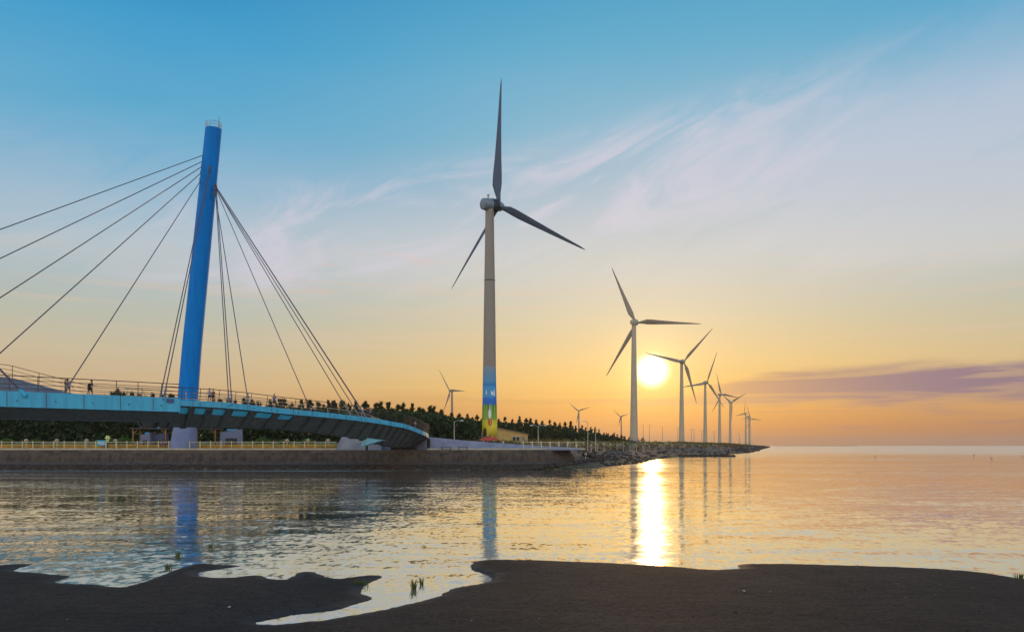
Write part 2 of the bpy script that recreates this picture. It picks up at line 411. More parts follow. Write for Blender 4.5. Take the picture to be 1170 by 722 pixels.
for i, (bx, by) in enumerate(Bk):
    tt = min(1, max(0, (by-124)/30)); tt = tt*tt*(3-2*tt)
    thin = min(1.0, max(.06, (2350-by)/900.0))
    for j in range(npf):
        oo = (ls[j][0]*(1-tt)+rp[j][0]*tt)/.82; zz = ls[j][1]*(1-tt)+rp[j][1]*tt
        if by > 1400: oo *= thin if oo > 0 else 1; zz = zz*max(.25, thin) if zz > 0 else zz
        jit = (rv.random()-.5)
        w = tt*(1 if 2 <= j <= 14 else 0)
        v.append((bx+bd.x*oo + jit*w*2.2*(by/400)**.5, by+bd.y*oo, zz + (rv.random()-.5)*w*.45 + ((rv.random()-.5)*.10 if 2 <= j <= 5 else 0)))
fs = []; fm = []
def seg_mat(j, t_):
    if t_ > .55: return [0,0,5,5,1,1,1,1,6,6,6,4,4,4,4,4,4][j]
    return [0,0,5,5,0,1,1,1,2,2,3,4,4,4,4,4,4][j]
for i in range(nb-1):
    tt = min(1, max(0, (Bk[i][1]-124)/30))
    for j in range(npf-1):
        a = i*npf+j; fs.append((a, a+npf, a+npf+1, a+1)); fm.append(seg_mat(j, tt))
M_wet = mat('wet_mud', (.030,.022,.014), .8, var=.4, vs=.5, bump=.4)
M_toe = mat('toe_stone', (.20,.155,.08), .9, col2=(.035,.026,.016), vs=1.2, bump=.8, spec=.1)  # yellow-olive stone, its colour brightened as if lit
M_coping = mat('coping_concrete', (.11,.07,.042), .85, col2=(.045,.03,.018), vs=.4, bump=.3)
M_plaza = mat('promenade_paving', (.30,.25,.18), .8, var=.2, vs=.5)
M_lawn = mat('lawn', (.085,.12,.022), .95, col2=(.13,.12,.035), vs=.08, bump=.8, bs=2)
M_scrub = mat('dyke_scrub', (.065,.040,.019), .95, col2=(.038,.028,.013), vs=.12, bump=1, bs=1.2)
o = pyobj('river_bank', v, fs, [M_wet, M_stone, M_coping, M_plaza, M_lawn, M_toe, M_scrub]); tag(o, kind='structure')
for p, k in zip(o.data.polygons, fm): p.material_index = k

def bank_at(s, off):                              # s: index along Bk (float), off: metres inland
    i = int(min(max(s, 0), nb-2)); u = s-i; q = Bk[i]*(1-u)+Bk[i+1]*u
    return Vector((q[0]+bd.x*off/.82, q[1]+bd.y*off/.82, 0))
def land_z(x, y):                                  # height of the land mesh at a plan point
    best = None
    for i in range(nb-1):
        (ax, ay), (bx, by) = Bk[i], Bk[i+1]
        ex, ey = bx-ax, by-ay; det = ex*bd.y - ey*bd.x
        if abs(det) < 1e-9: continue
        u = ((x-ax)*bd.y - (y-ay)*bd.x)/det; o_ = (ex*(y-ay) - ey*(x-ax))/det
        if -0.001 <= u <= 1.001:
            by_ = ay+ey*u; tt = min(1, max(0, (by_-124)/30)); tt = tt*tt*(3-2*tt)
            d_ = o_*.82; z0 = np.interp(d_, [a[0] for a in ls], [a[1] for a in ls]); z1 = np.interp(d_, [a[0] for a in rp], [a[1] for a in rp])
            zz = z0*(1-tt)+z1*tt
            if by_ > 1400: zz *= max(.25, min(1.0, max(.06, (2350-by_)/900.0)))
            return float(zz)
    return 6.5

# boulders dumped on the outer slope
rr = random.Random(11)
_b = bmesh.new(); bmesh.ops.create_icosphere(_b, subdivisions=1, radius=1.0); _b.verts.ensure_lookup_table()
ICO_V = [v_.co.copy() for v_ in _b.verts]; ICO_F = [tuple(v_.index for v_ in f_.verts) for f_ in _b.faces]; _b.free()
def rock(bm, c, s, rnd):
    sx, sy, sz = s*rnd.uniform(.8,1.4), s*rnd.uniform(.8,1.3), s*rnd.uniform(.5,.9)
    a_ = rnd.uniform(0, 6.28); ca, sa = math.cos(a_), math.sin(a_); vs = []
    for q in ICO_V:
        k = rnd.uniform(.78, 1.15); x, y, z = q.x*sx*k, q.y*sy*k, q.z*sz*k
        vs.append(bm.verts.new((c[0]+x*ca-y*sa, c[1]+x*sa+y*ca, c[2]+z)))
    for f_ in ICO_F: bm.faces.new([vs[i] for i in f_])
bm = bmesh.new()
for i in range(1900):
    s = rr.uniform(60, nb-8); off = rr.uniform(-.3, 9) if rr.random() < .8 else rr.uniform(9, 16)
    p = bank_at(s, off); 
    if p.y < 130: continue
    sz = rr.uniform(.12, .40)*(1 + p.y/600)
    rock(bm, (p.x, p.y, max(land_z(p.x, p.y), 0)+sz*.1), sz, rr)
for i in range(1500):                                # cobbles along the foot of the wall
    x = rr.uniform(-88, 16); sz = rr.uniform(.12, .42); y = 120.9 + rr.random()**1.5*1.9 + max(0, (x-4))*.55
    rock(bm, (x, y, .10+ (y-120.9)*.22), sz, rr)
o = obj('riprap_boulders', bm, M_rock)
tag(o, 'brown boulders and cobbles at the foot of the sea wall and dyke', 'boulders', kind='stuff')
def groyne(x0, y0, x1, y1, w, h, label):
    bm = bmesh.new(); n = int(math.hypot(x1-x0, y1-y0)/.8)
    for i in range(n):
        u = i/n
        for k in range(3):
            rock(bm, (x0+(x1-x0)*u+rr.uniform(-.8,.8), y0+(y1-y0)*u+rr.uniform(-w,w), h*.35*rr.uniform(.3,1)), rr.uniform(.5,1.0), rr)
    o = obj('groyne', bm, M_rock); tag(o, label, 'groyne', 'stone groynes off the dyke')
def gpt(px, py): D = H*F/(py-CY); return (px-CX)/F*D, D
a = gpt(776, 521.8); b_ = gpt(840, 521.6); groyne(a[0], a[1], b_[0], b_[1], 1.1, .9, 'nearer and thicker dark stone groyne running out into the bright water')
a = gpt(812, 517.3); b_ = gpt(855, 517.1); groyne(a[0], a[1], b_[0], b_[1], 1.2, .8, 'farther thin stone groyne running out behind the thicker one')
bm = bmesh.new()
for i in range(60):
    x, y = gpt(rr.uniform(832, 866), rr.uniform(513.0, 515.5)); rock(bm, (x, y, .2), rr.uniform(.8, 1.8), rr)
o = obj('shore_rocks', bm, M_rock); tag(o, 'low scattered rocks awash near the tip of the dyke', 'rocks', kind='stuff')

# dry grass along the crest of the bank
def blades(bm, x, y, z, h, n, spread, rnd, w=.03):
    for i in range(n):
        a = rnd.uniform(0, 6.28); r_ = rnd.uniform(0, spread); bx, by = x+math.cos(a)*r_, y+math.sin(a)*r_
        ln = rnd.uniform(.5, 1)*h; lx, ly = math.cos(a)*ln*rnd.uniform(.1,.5), math.sin(a)*ln*rnd.uniform(.1,.5)
        t_ = rnd.uniform(0, 3.14); wx, wy = math.cos(t_)*w, math.sin(t_)*w
        v0 = bm.verts.new((bx-wx, by-wy, z)); v1 = bm.verts.new((bx+wx, by+wy, z))
        v2 = bm.verts.new((bx+lx*.4+wx*.7, by+ly*.4+wy*.7, z+ln*.6)); v3 = bm.verts.new((bx+lx*.4-wx*.7, by+ly*.4-wy*.7, z+ln*.6)); v4 = bm.verts.new((bx+lx, by+ly, z+ln))
        bm.faces.new((v0, v1, v2, v3)); bm.faces.new((v3, v2, v4))
bm = bmesh.new()
for i in range(1500):
    s = rr.uniform(56, nb-40); p = bank_at(s, rr.uniform(12, 48))
    if p.y < 136 or p.y > 900: continue
    blades(bm, p.x, p.y, land_z(p.x, p.y)-.05, rr.uniform(.4, 1.1)*(1+p.y/900), 7, .7, rr, .06*(1+p.y/300))
o = obj('dry_grass', bm, M_grass); tag(o, 'dry yellow green grass along the crest of the dyke', 'grass', kind='stuff')

# ------------------------------------------------------------------ trees
def tree_proto(i, h, w, leaf, rnd):
    root = empty('pine_tree')
    bm = bmesh.new(); lean = rnd.uniform(-.06, .06)
    pts = [(0,0,-.5)]+[(lean*z+rnd.uniform(-.1,.1), rnd.uniform(-.1,.1), z) for z in np.linspace(.8, h*.94, 6)]
    tube(bm, pts, list(np.linspace(.17, .03, 7)), 6)
    clumps = []
    for k in range(rnd.randint(32, 40)):
        z = h*rnd.uniform(.12, .97); a = rnd.uniform(0, 6.28); rad = w*(1-(z/h)**1.3*.9)*rnd.uniform(.3, 1)
        e = Vector((lean*z+math.cos(a)*rad, math.sin(a)*rad, z+rad*rnd.uniform(.15,.7)))
        tube(bm, [(lean*z*.9, 0, z-rad*.1), tuple(Vector((lean*z, 0, z)).lerp(e, .6)), tuple(e)], [.05,.035,.015], 5)
        clumps.append((e, rnd.uniform(.4, 1.0)*w*.36*(1-.62*z/h)))
    clumps.append((Vector((lean*h, 0, h*.95)), w*.13)); clumps.append((Vector((lean*h, 0, h*.99)), w*.07))
    obj('trunk', bm, M_trunk, root)
    bm = bmesh.new()
    for e, r_ in clumps:
        for q in range(int(46*r_+16)):
            dv = Vector((rnd.gauss(0,1), rnd.gauss(0,1), rnd.gauss(0,1))).normalized()*r_*rnd.random()**.4
            c = e+Vector((dv.x, dv.y, dv.z*.75)); up = Vector((rnd.gauss(0,.5), rnd.gauss(0,.5), 1)).normalized()
            s = rnd.uniform(.08, .20); side_ = up.cross(Vector((rnd.gauss(0,1), rnd.gauss(0,1), .1))).normalized()
            l_ = rnd.uniform(.4,1.0)
            bm.faces.new([bm.verts.new(c+side_*s), bm.verts.new(c-side_*s), bm.verts.new(c+up*l_+side_*s*.2)])
    obj('crown', bm, leaf, root)
    return root
tr = random.Random(21)
protos = [tree_proto(i, 9.0, [2.6,1.9,3.1,2.2,3.4,1.7][i%6], [M_leaf, M_leafd, M_leafw][i%3], tr) for i in range(7)]
SK = [(-60,462),(0,460),(110,453),(128,446),(150,449),(195,452),(240,458),(300,457),(350,458.5),(400,461),(440,460),(480,463.5),(500,466),(520,470),(548,474),(565,476),(580,477),(605,477),(640,482),(665,485),(684,491),(704,495),(722,500),(735,503)]
def top_y(px): return float(np.interp(px, [a[0] for a in SK], [a[1] for a in SK]))
n_t = 0
TREES = []
def place_tree(px, D, ztop, row='skyline'):
    global n_t
    x = (px-CX)/F*D; z = land_z(x, D); h = max(2.5, ztop-z)
    k = n_t % len(protos)
    pr = protos[k]
    o = pr if n_t < len(protos) else copy_tree(pr)
    n_t += 1
    o.location = (x, D, z-.2); sc = h/9.2; w = max(sc, .55)*tr.uniform(.85, 1.2)
    o.scale = (w, w, sc); o.rotation_euler = (0, 0, tr.uniform(0, 6.28))
    TREES.append((px, row, o, h))
px = -70.0
while px < 735:                                   # skyline row
    D = 218 if px < 560 else float(np.interp(px, [560, 735], [235, 420]))
    yy = top_y(px) + tr.choice([-4,-1.5,0,1,2,3]) * .6
    place_tree(px, D+tr.uniform(-6, 6), H+(CY-yy)/F*D)
    px += tr.uniform(6.5, 11)*218/D
px = -70.0
while px < 715:                                   # middle row
    D = 205 if px < 560 else float(np.interp(px, [560, 735], [222, 400]))
    place_tree(px, D+tr.uniform(-4, 4), H+(CY-top_y(px)-3-tr.uniform(0, 7))/F*D, 'middle row'); px += tr.uniform(10, 17)*210/D
px = -70.0
while px < 710:                                   # low front row
    D = 193 if px < 545 else float(np.interp(px, [545, 735], [215, 380]))
    if not (545 < px < 570): place_tree(px, D+tr.uniform(-3, 3), H+(CY-min(top_y(px)+16+tr.uniform(0,7), 494))/F*D, 'front row')
    px += tr.uniform(13, 20)*200/D
ZONES = [(-99,15,'at the left edge of the picture'),(15,48,'behind the leftmost round lamp'),(48,82,'behind the second round lamp'),(82,112,'behind the blue sign'),(112,140,'right of the blue sign'),(140,160,'at the left end of the left shelter'),
 (160,196,'behind the left shelter'),(196,225,'behind the pylon foot'),(225,252,'behind the right shelter'),(252,280,'behind the turquoise capped vent block'),(280,305,'right of the turquoise capped vent block'),
 (305,328,'behind the blue shirted man'),(328,352,'just right of the blue shirted man'),(352,378,'where the long single cable lands'),(378,404,'left of the bundled cable anchors'),(404,430,'behind the bundled cable anchors'),
 (430,458,'right of the bundled cable anchors'),(458,486,'behind the curved deck end'),(486,506,'at the foot of the small turbine left'),(506,530,'around the pale lamp post'),(530,552,'just left of the painted turbine'),(552,572,'behind the painted turbine foot'),
 (572,590,'above the left half of the ochre shed'),(590,606,'above the right end of the ochre shed'),(606,626,'around the lamp post right of the shed'),(626,648,'left of the tiny turbine'),(648,666,'beneath the tiny turbine'),(666,684,'beside the two pale lamp posts'),(684,702,'left of the second tiny turbine'),(702,760,'last before the second large turbine')]
ORD = ['first','second','third','fourth','fifth','sixth','seventh','eighth','ninth','tenth']
for za, zb, where in ZONES:
    for row in ('skyline','middle row','front row'):
        grp = sorted([q for q in TREES if za <= q[0] < zb and q[1] == row], key=lambda q: q[0])
        for i, (px, _, o, h) in enumerate(grp):
            pos_ = '' if len(grp) == 1 else ', '+(('left one','right one')[i] if len(grp) == 2 else ORD[i]+' from left')
            tag(o, row+' pine '+where+pos_, 'tree', 'pines of the '+row)
# undergrowth (one mass of scrub that closes the foot of the belt)
bm = bmesh.new()
for i in range(32000):
    px = tr.uniform(-80, 722); D = (186 if px < 545 else float(np.interp(px, [545, 735], [212, 390]))) + tr.uniform(0, 22)
    x = (px-CX)/F*D; z = 5.2 + tr.random()**1.1*(H+(CY-top_y(px)-4)/F*D-5.2)*.90
    s = tr.uniform(.35, .85); c = Vector((x, D, z)); a = Vector((tr.gauss(0,1), tr.gauss(0,1), tr.gauss(0,1))).normalized(); b_ = a.cross(Vector((tr.gauss(0,1), tr.gauss(0,1), tr.gauss(0,1)))).normalized()
    bm.faces.new([bm.verts.new(c+a*s), bm.verts.new(c-a*s*.6+b_*s*.6), bm.verts.new(c-a*s*.5-b_*s*.7)])
o = obj('undergrowth', bm, M_leafd); tag(o, 'dense dark scrub filling the foot of the pine belt', 'undergrowth', kind='stuff')
# round green bushes on the grass mound beneath the bridge
def bush(px, py, D, r_, label):
    bm = bmesh.new(); c0 = P(px, py, D); c0.z = land_z(c0.x, D)
    root = empty('bush', c0)
    for q in range(int(520*min(r_, 2.2))):
        dv = Vector((tr.gauss(0,1), tr.gauss(0,1), abs(tr.gauss(0,1)))).normalized()*r_*tr.uniform(.55,1.05)
        c = Vector((dv.x, dv.y, dv.z*.75)); a = Vector((tr.gauss(0,1), tr.gauss(0,1), tr.gauss(0,1))).normalized()*tr.uniform(.12,.3); b_ = a.cross(Vector((tr.gauss(0,1), 1, tr.gauss(0,1)))).normalized()*.16
        bm.faces.new([bm.verts.new(c+a), bm.verts.new(c+b_), bm.verts.new(c-a*.6-b_)])
    obj('foliage', bm, M_bush, root)
    bm = bmesh.new()
    for q in range(4): tube(bm, [(0,0,-.1), (tr.uniform(-.3,.3)*r_, tr.uniform(-.3,.3)*r_, r_*.6)], [.06,.02], 5)
    obj('stem', bm, M_trunk, root)
    tag(root, label, 'bush', 'green bushes on the grass below the bridge')
for px, r_, lab in [(8,1.6,'leftmost low bush on the grass at the left edge of the picture'),(40,1.3,'low bush between the two leftmost round lamps'),(128,1.6,'bright bush just left of the grass mound'),(142,2.0,'large bright bush on the mound left of the shelter'),(262,1.5,'bush behind the grey vent block'),(300,1.9,'wide green bush right of the grey vent block'),(325,1.4,'small green bush behind the round lamp right of the vent block'),(352,1.7,'green bush farthest right before the concrete abutment')]:
    bush(px, 497, 178, r_, lab)

# ------------------------------------------------------------------ promenade fence, lamps, flower bed
def fence(p0, p1, label, spacing=1.75, gap=None):
    root = empty('promenade_fence', p0); d_ = Vector(p1)-Vector(p0); L = d_.length; n = int(L/spacing); u = d_/L
    bm = bmesh.new()
    for hh, rd in ((1.3,.05),(.2,.03)): tube(bm, [Vector((0,0,hh)), Vector((0,0,hh))+d_], rd, 6)
    obj('handrail', bm, M_railp, root)
    bm = bmesh.new(); k = 0
    while k*.29 < L:
        tube(bm, [u*k*.29+Vector((0,0,.2)), u*k*.29+Vector((0,0,1.27))], .014, 4); k += 1
    obj('balusters', bm, M_railp, root)
    bm = bmesh.new(); box(bm, (0,0,.7), (.14,.14,1.4)); box(bm, (0,0,1.43), (.18,.18,.06)); box(bm, (0,0,.02), (.22,.22,.06))
    post = obj('post', bm, M_railp, root)
    for i in range(1, min(n, 90)):
        c = post.copy(); C.objects.link(c); c.parent = root; c.location = u*(i*L/n)
    tag(root, label, 'fence', 'pale railings along the promenade')
zp = 3.24
fence((-92, 125.6, zp), XY(384, 125.6, zp), 'long pale railing on the sea wall in front of the yellow flower bed')
fence(XY(598, 128.5, zp), XY(668, 134, zp), 'short pale railing on the wall right of the painted turbine')
# clean pale coping kerb on the wall head
for nm, a, b_, lab in (('kerb', XY(-95,124.7,zp), XY(384,124.7,zp), 'long pale stone kerb beneath the left railing'), ('kerb', XY(488,126,zp), XY(668,131,zp), 'shorter pale stone kerb below the ramp and right railing')):
    bm = bmesh.new(); dd = Vector(b_)-Vector(a); box(bm, (dd/2)+Vector((0,0,.1)), (dd.length,.5,.28), Matrix.Rotation(math.atan2(dd.y,dd.x),3,'Z'))
    o = obj(nm, bm, mat('kerb_stone', (.46,.38,.25), .8, var=.2, vs=.4)); o.location = a; tag(o, lab, 'kerb', 'pale kerbs on the sea wall')
bm = bmesh.new()
for i in range(16000):
    x = tr.uniform(-92, -27.5); y = tr.uniform(129, 131.5); z = 3.2+tr.random()**.7*.85; s = tr.uniform(.06,.15)
    a = Vector((tr.gauss(0,1), tr.gauss(0,1), tr.gauss(0,1))).normalized()*s; b_ = a.cross(Vector((tr.gauss(0,1), 1, .3))).normalized()*s
    bm.faces.new([bm.verts.new(Vector((x,y,z))+a), bm.verts.new(Vector((x,y,z))+b_), bm.verts.new(Vector((x,y,z))-a-b_)])
o = obj('flower_bed', bm, M_flower); tag(o, 'strip of yellow flowers behind the long pale railing', 'flower bed', kind='stuff')

def ball_lamp():
    root = empty('ball_lamp'); bm = bmesh.new()
    lathe(bm, [(.16,0),(.16,.1),(.07,.16),(.06,1.15),(.10,1.2),(.17,1.26)], 12); obj('post', bm, M_railp, root)
    bm = bmesh.new(); bmesh.ops.create_uvsphere(bm, u_segments=14, v_segments=9, radius=.34); bmesh.ops.translate(bm, verts=bm.verts, vec=(0,0,1.55)); obj('lamp_shade', bm, mat('globe', (.36,.26,.16), .6), root, True)
    return root
bl = ball_lamp(); first = True
spots = [(30,'round lamp farthest left on the promenade'),(65,'round lamp second from the left edge, left of the blue sign'),(99,'round lamp just left of the blue sign'),(132,'round lamp just right of the blue sign'),(328,'round lamp right of the grey vent block'),(352,'round lamp midway between vent block and abutment'),(375,'round lamp next to the pale abutment')]
for i, (px, lab) in enumerate(spots):
    o = bl if i == 0 else copy_tree(bl); o.location = XY(px, 128.3 if px < 300 else 130, 3.24); tag(o, lab, 'lamp', 'round lamps along the left promenade')
small = None
for i in range(18):
    px = 597 + i*10.3 if i < 8 else 668+(i-7)*7.4
    D = 133 if i < 8 else 134+(i-7)*6.5
    o = copy_tree(bl); small = small or o
    D = D if i < 8 else 168+(i-8)*9
    p = XY(px, D+4, 0); p.z = land_z(p.x, p.y); o.location = p; o.scale = (.8,.8,.8 if i < 8 else 1.0)
    tag(o, ORD[i]+' round lamp right of the ochre shed, behind the right railing' if i < 8 else ORD[i-8]+' round lamp in the receding row on the dyke beyond the railing', 'lamp', 'round lamps behind the right railing' if i < 8 else 'round lamps receding on the dyke')

def street_lamp(p, h, arms, label, group, wide=.07, arm=1.4):
    root = empty('street_lamp', p); bm = bmesh.new(); tube(bm, [(0,0,0),(0,0,h*.5),(0,0,h)], [wide*1.3, wide, wide*.7], 8)
    lathe(bm, [(wide*2.2,0),(wide*2.2,.25),(wide*1.4,.3)], 10); obj('pole', bm, M_steel, root)
    for s in arms:
        bm = bmesh.new(); tube(bm, [(0,0,h-.15),(s*arm*.5,0,h+.12),(s*arm,0,h+.15)], wide*.55, 6); obj('arm', bm, M_steel, root)
        bm = bmesh.new(); box(bm, (s*(arm+.25),0,h+.13), (.7,.28,.13), top=.7); obj('lamp_head', bm, M_white, root)
    tag(root, label, 'street lamp', group); return root
def sl(px, ybase, ytop, D, arms, label, group=None):
    x = (px-CX)/F*D; z = land_z(x, D); top = H+(CY-ytop)/F*D; street_lamp((x, D, z-.1), top-z, arms, label, group, wide=.09*max(1, D/260), arm=1.3*max(1, D/400))
sl(519, 502, 480.5, 150, (1,), 'pale single arm lamp post in front of the pines left of the painted turbine')
sl(615, 505, 486, 165, (-1,1), 'thin lamp post before the dark pines right of the ochre shed')
sl(671.5, 505, 481, 175, (-1,), 'taller pale lamp post by the right end of the railing')
sl(680.5, 505, 490, 175, (1,), 'shorter pale lamp post at the right end of the railing')
far = [(735,'thin far lamp post just right of the second turbine'),(742,'thin far lamp post below the setting sun'),(757,'thin far lamp post midway between second and third turbines'),(774.5,'double headed far lamp post left of the third turbine'),(790,'far lamp post just right of the third turbine'),(793,'far lamp post second right of the third turbine'),(802,'far lamp post left of the fourth turbine'),(816,'far lamp post right of the fourth turbine'),(845,'small far lamp post beyond the sixth turbine')]
for px, lab in far: sl(px, 502, 485+(px-735)*.10, 560+(px-735)*4, (-1,) if int(px)%2 else (-1,1), lab, 'far lamp posts on the dyke')

# ------------------------------------------------------------------ wind turbines
def blade_mesh(L, n=16):
    prof = [(0,.55,.55,0),(.04,.55,.5,0),(.10,.95,.42,.25),(.17,1.55,.32,.32),(.25,1.50,.24,.25),(.4,1.16,.17,.15),(.6,.80,.10,.08),(.8,.50,.06,.03),(.95,.28,.035,0),(1,.07,.02,-.02)]
    v = []; f = []
    k = 10
    for (s, ch, th, tw) in prof:
        for j in range(k):
            a = 2*math.pi*j/k; x = math.cos(a)*ch*.86 - (ch*.35 if s > .06 else 0); y = math.sin(a)*th*(1.0 if s < .06 else (1.15 if math.cos(a) > 0 else .6))
            X_ = x*math.cos(tw)-y*math.sin(tw); Y_ = x*math.sin(tw)+y*math.cos(tw)
            v.append((X_, Y_ + .8*s*s, s*L))
    for i in range(len(prof)-1):
        for j in range(k): f.append((i*k+j, i*k+(j+1)%k, (i+1)*k+(j+1)%k, (i+1)*k+j))
    f.append(tuple(range(k))[::-1]); f.append(tuple((len(prof)-1)*k+j for j in range(k)))
    me = bpy.data.meshes.new('blade'); me.from_pydata(v, [], f); me.update()
    for p in me.polygons: p.use_smooth = True
    return me
M_mural = bpy.data.materials.new('mural_paint'); M_mural.use_nodes = True; t = M_mural.node_tree; b = t.nodes['Principled BSDF']
tcn = t.nodes.new('ShaderNodeTexCoord'); ox, oy, oz = sep(t, tcn.outputs['Object'])
wob = (noise(t, vmul(t, tcn.outputs['Object'], (1,1,.5)), .8, 3, .5)-.5)*1.5
zz = (oz + wob*.7)/24.0
mur = ramp(t, zz, [(0,(.50,.34,.02,1)),(.17,(.72,.56,.015,1)),(.235,(.52,.50,.02,1)),(.25,(.17,.30,.015,1)),(.40,(.05,.17,.02,1)),(.41,(.006,.10,.42,1)),(.475,(.008,.14,.50,1)),(.49,(.05,.27,.46,1)),(.60,(.04,.26,.50,1)),(.62,(.012,.15,.42,1)),(.65,(.06,.25,.42,1)),(.74,(.13,.24,.33,1)),(.83,(.22,.24,.26,1)),(1,(.23,.22,.20,1))])
strip = noise(t, vmul(t, tcn.outputs['Object'], (3.2,3.2,.12)), 1, 2, .4).step(.54,.6) * oz.step(5.2,6.2) * oz.step(10.2,9.2)
t.links.new(mixc(t, strip*.8, mur, (.35,.42,.04,1)), b.inputs['Base Color']); b.inputs['Roughness'].default_value = .5

def turbine(hub, D, z0, Rb, psi, th, tilt, cone, label, side=1, group='wind turbines on the shore', over=3.2, near=False, bladescale=1.0, pale=True):
    Hb = P(hub[0], hub[1], D); psi, th, tilt, cone = R(psi), R(th), R(tilt), R(cone)
    u = Vector((math.cos(psi), math.sin(psi), 0)); a0 = Vector((-math.sin(psi), math.cos(psi), 0))
    ax = a0*math.cos(tilt)+Vector((0,0,math.sin(tilt))); w = u.cross(ax); w = w if w.z > 0 else -w
    out = ax*side
    base = Hb - a0*side*over; base.z = z0
    root = empty('wind_turbine', base)
    hh = Hb.z - z0 - 1.1
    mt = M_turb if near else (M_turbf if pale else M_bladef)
    r0 = 2.1; prof = [(r0,-.6),(r0,.0),(2.02,2),(1.88,10),(1.70,20),(1.45,hh*.62),(1.22,hh*.85),(1.10,hh)]
    if near:
        bm = bmesh.new(); lathe(bm, [(2.14,-.4),(2.12,0),(2.03,2),(1.89,10),(1.72,19.6)], 40); obj('mural', bm, M_mural, root, True)
        bm = bmesh.new(); lathe(bm, [(1.71,19.6),(1.46,hh*.62),(1.22,hh*.85),(1.10,hh)], 40); obj('tower', bm, mt, root, True)
        for zf in (42.0,):
            bm = bmesh.new(); rr_ = float(np.interp(zf, [20, hh*.62, hh*.85, hh], [1.70,1.45,1.22,1.10]))
            lathe(bm, [(rr_+.03,zf),(rr_+.06,zf+.05),(rr_+.06,zf+.22),(rr_+.03,zf+.27)], 40); obj('flange', bm, mat('flange_steel', (.07,.06,.05), .6), root)
        def patch(name, ang0, ang1, z_lo, z_hi, m_, shape):
            v = []; f = []; n = 10
            pts = shape(n); 
            for (s_, q) in pts:
                a = R(-90)+R(ang0+(ang1-ang0)*s_); z_ = z_lo+(z_hi-z_lo)*q; r_ = float(np.interp(z_, [0,2,10,19.6], [2.12,2.03,1.89,1.72]))+.02
                v.append((r_*math.cos(a), r_*math.sin(a), z_))
            pyobj(name, v, [tuple(range(len(v)))], m_, root)
        circ = lambda n: [(.5+.5*math.cos(6.283*i/n), .5+.5*math.sin(6.283*i/n)) for i in range(n)]
        tri = lambda n: [(0,0),(1,0),(.55,1)]
        hull = lambda n: [(.15,0),(.85,0),(1,.9),(0,1)]
        M_red = mat('red_paint', (.55,.08,.02), .5)
        patch('painted_bird', -8, 14, 6.0, 8.6, M_white, circ); patch('painted_bird', -2, 9, 7.8, 10.2, M_white, tri)
        patch('painted_lantern', -12, 20, 4.1, 6.4, M_red, circ)
        patch('painted_dark_blob', -52, -20, .8, 3.8, mat('dark_paint', (.05,.03,.02), .6), circ)  # last one is a dark motif of the mural itself
        patch('painted_flower', -10, 45, .3, 2.2, M_red, circ)
        patch('painted_sail', -32, -20, 12.4, 13.9, M_white, tri); patch('painted_sail', 12, 30, 12.2, 13.2, M_white, hull); patch('painted_sail', 30, 50, 12.0, 14.0, M_white, tri)
        bm = bmesh.new(); box(bm, (0,0,0), (.9,.12,2.1)); dr = obj('door', bm, mat('door_paint', (.3,.22,.1), .6), root); dr.location = (-1.75, -1.12, 1.6); dr.rotation_euler = (0,0,R(-33))
    else:
        bm = bmesh.new(); lathe(bm, prof, 24); obj('tower', bm, mt, root, True)
        bm = bmesh.new(); lathe(bm, [(2.9,-.6),(2.9,.35),(2.5,.5)], 20); obj('plinth', bm, M_conc, root)
    # nacelle, hub
    nc = Hb-base
    rot = Matrix((u*side, out, w)).transposed()
    def place(o): 
        o.rotation_euler = rot.to_euler(); o.location = nc; return o
    bm = bmesh.new(); lathe(bm, [(1.15,-5.3),(1.42,-5.15),(1.56,-4.2),(1.64,-2.9),(1.58,-2.5)], 20)
    bmesh.ops.rotate(bm, verts=bm.verts, cent=(0,0,0), matrix=Matrix.Rotation(R(-90), 3, 'X'))   # z -> y
    place(obj('nacelle', bm, M_nac if near else mt, root, True))
    bm = bmesh.new(); lathe(bm, [(1.68,-2.6),(1.74,-2.45),(1.76,-.95),(1.60,-.7)], 24); bmesh.ops.rotate(bm, verts=bm.verts, cent=(0,0,0), matrix=Matrix.Rotation(R(-90), 3, 'X'))
    place(obj('generator_ring', bm, M_dark if near else mt, root, True))
    bm = bmesh.new(); lathe(bm, [(1.2,-.8),(1.3,-.3),(1.22,.5),(.9,1.2),(.35,1.6)], 20); bmesh.ops.rotate(bm, verts=bm.verts, cent=(0,0,0), matrix=Matrix.Rotation(R(-90), 3, 'X'))
    place(obj('hub', bm, M_nac if near else mt, root, True))
    if near:
        for dx_, mm in ((-.25, M_dark), (.15, mat('orange_lamp', (.7,.22,.1), .4))):
            bm = bmesh.new(); tube(bm, [(dx_, -3.2, 1.6), (dx_, -3.2, 2.5)], .09, 6); box(bm, (dx_, -3.2, 2.55), (.28,.28,.3)); place(obj('beacon', bm, mm, root))
    me = turbine.cache.get((round(Rb), near)) or blade_mesh(Rb)
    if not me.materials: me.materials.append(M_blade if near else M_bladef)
    turbine.cache[(round(Rb), near)] = me
    for k in range(3):
        a = th+k*2*math.pi/3
        rd = (u*math.sin(a)+w*math.cos(a)); tan = (u*math.cos(a)-w*math.sin(a))
        zax = (rd*math.cos(cone)+ax*math.sin(cone)).normalized(); xax = tan.normalized(); yax = zax.cross(xax).normalized()
        # constant pitch: chord leans out of the rotor plane
        pt = R(PITCH if near else 0)
        xa = xax*math.cos(pt)+yax*math.sin(pt); ya = zax.cross(xa)
        o = bpy.data.objects.new('blade', me); C.objects.link(o); o.parent = root
        o.matrix_local = Matrix.Translation(nc) @ Matrix((xa, ya, zax)).transposed().to_4x4()
        o.scale = (bladescale, bladescale, Rb/round(Rb)) if round(Rb) else (1,1,1)
    tag(root, label, 'wind turbine', group)
    return root
turbine.cache = {}
PITCH = 14
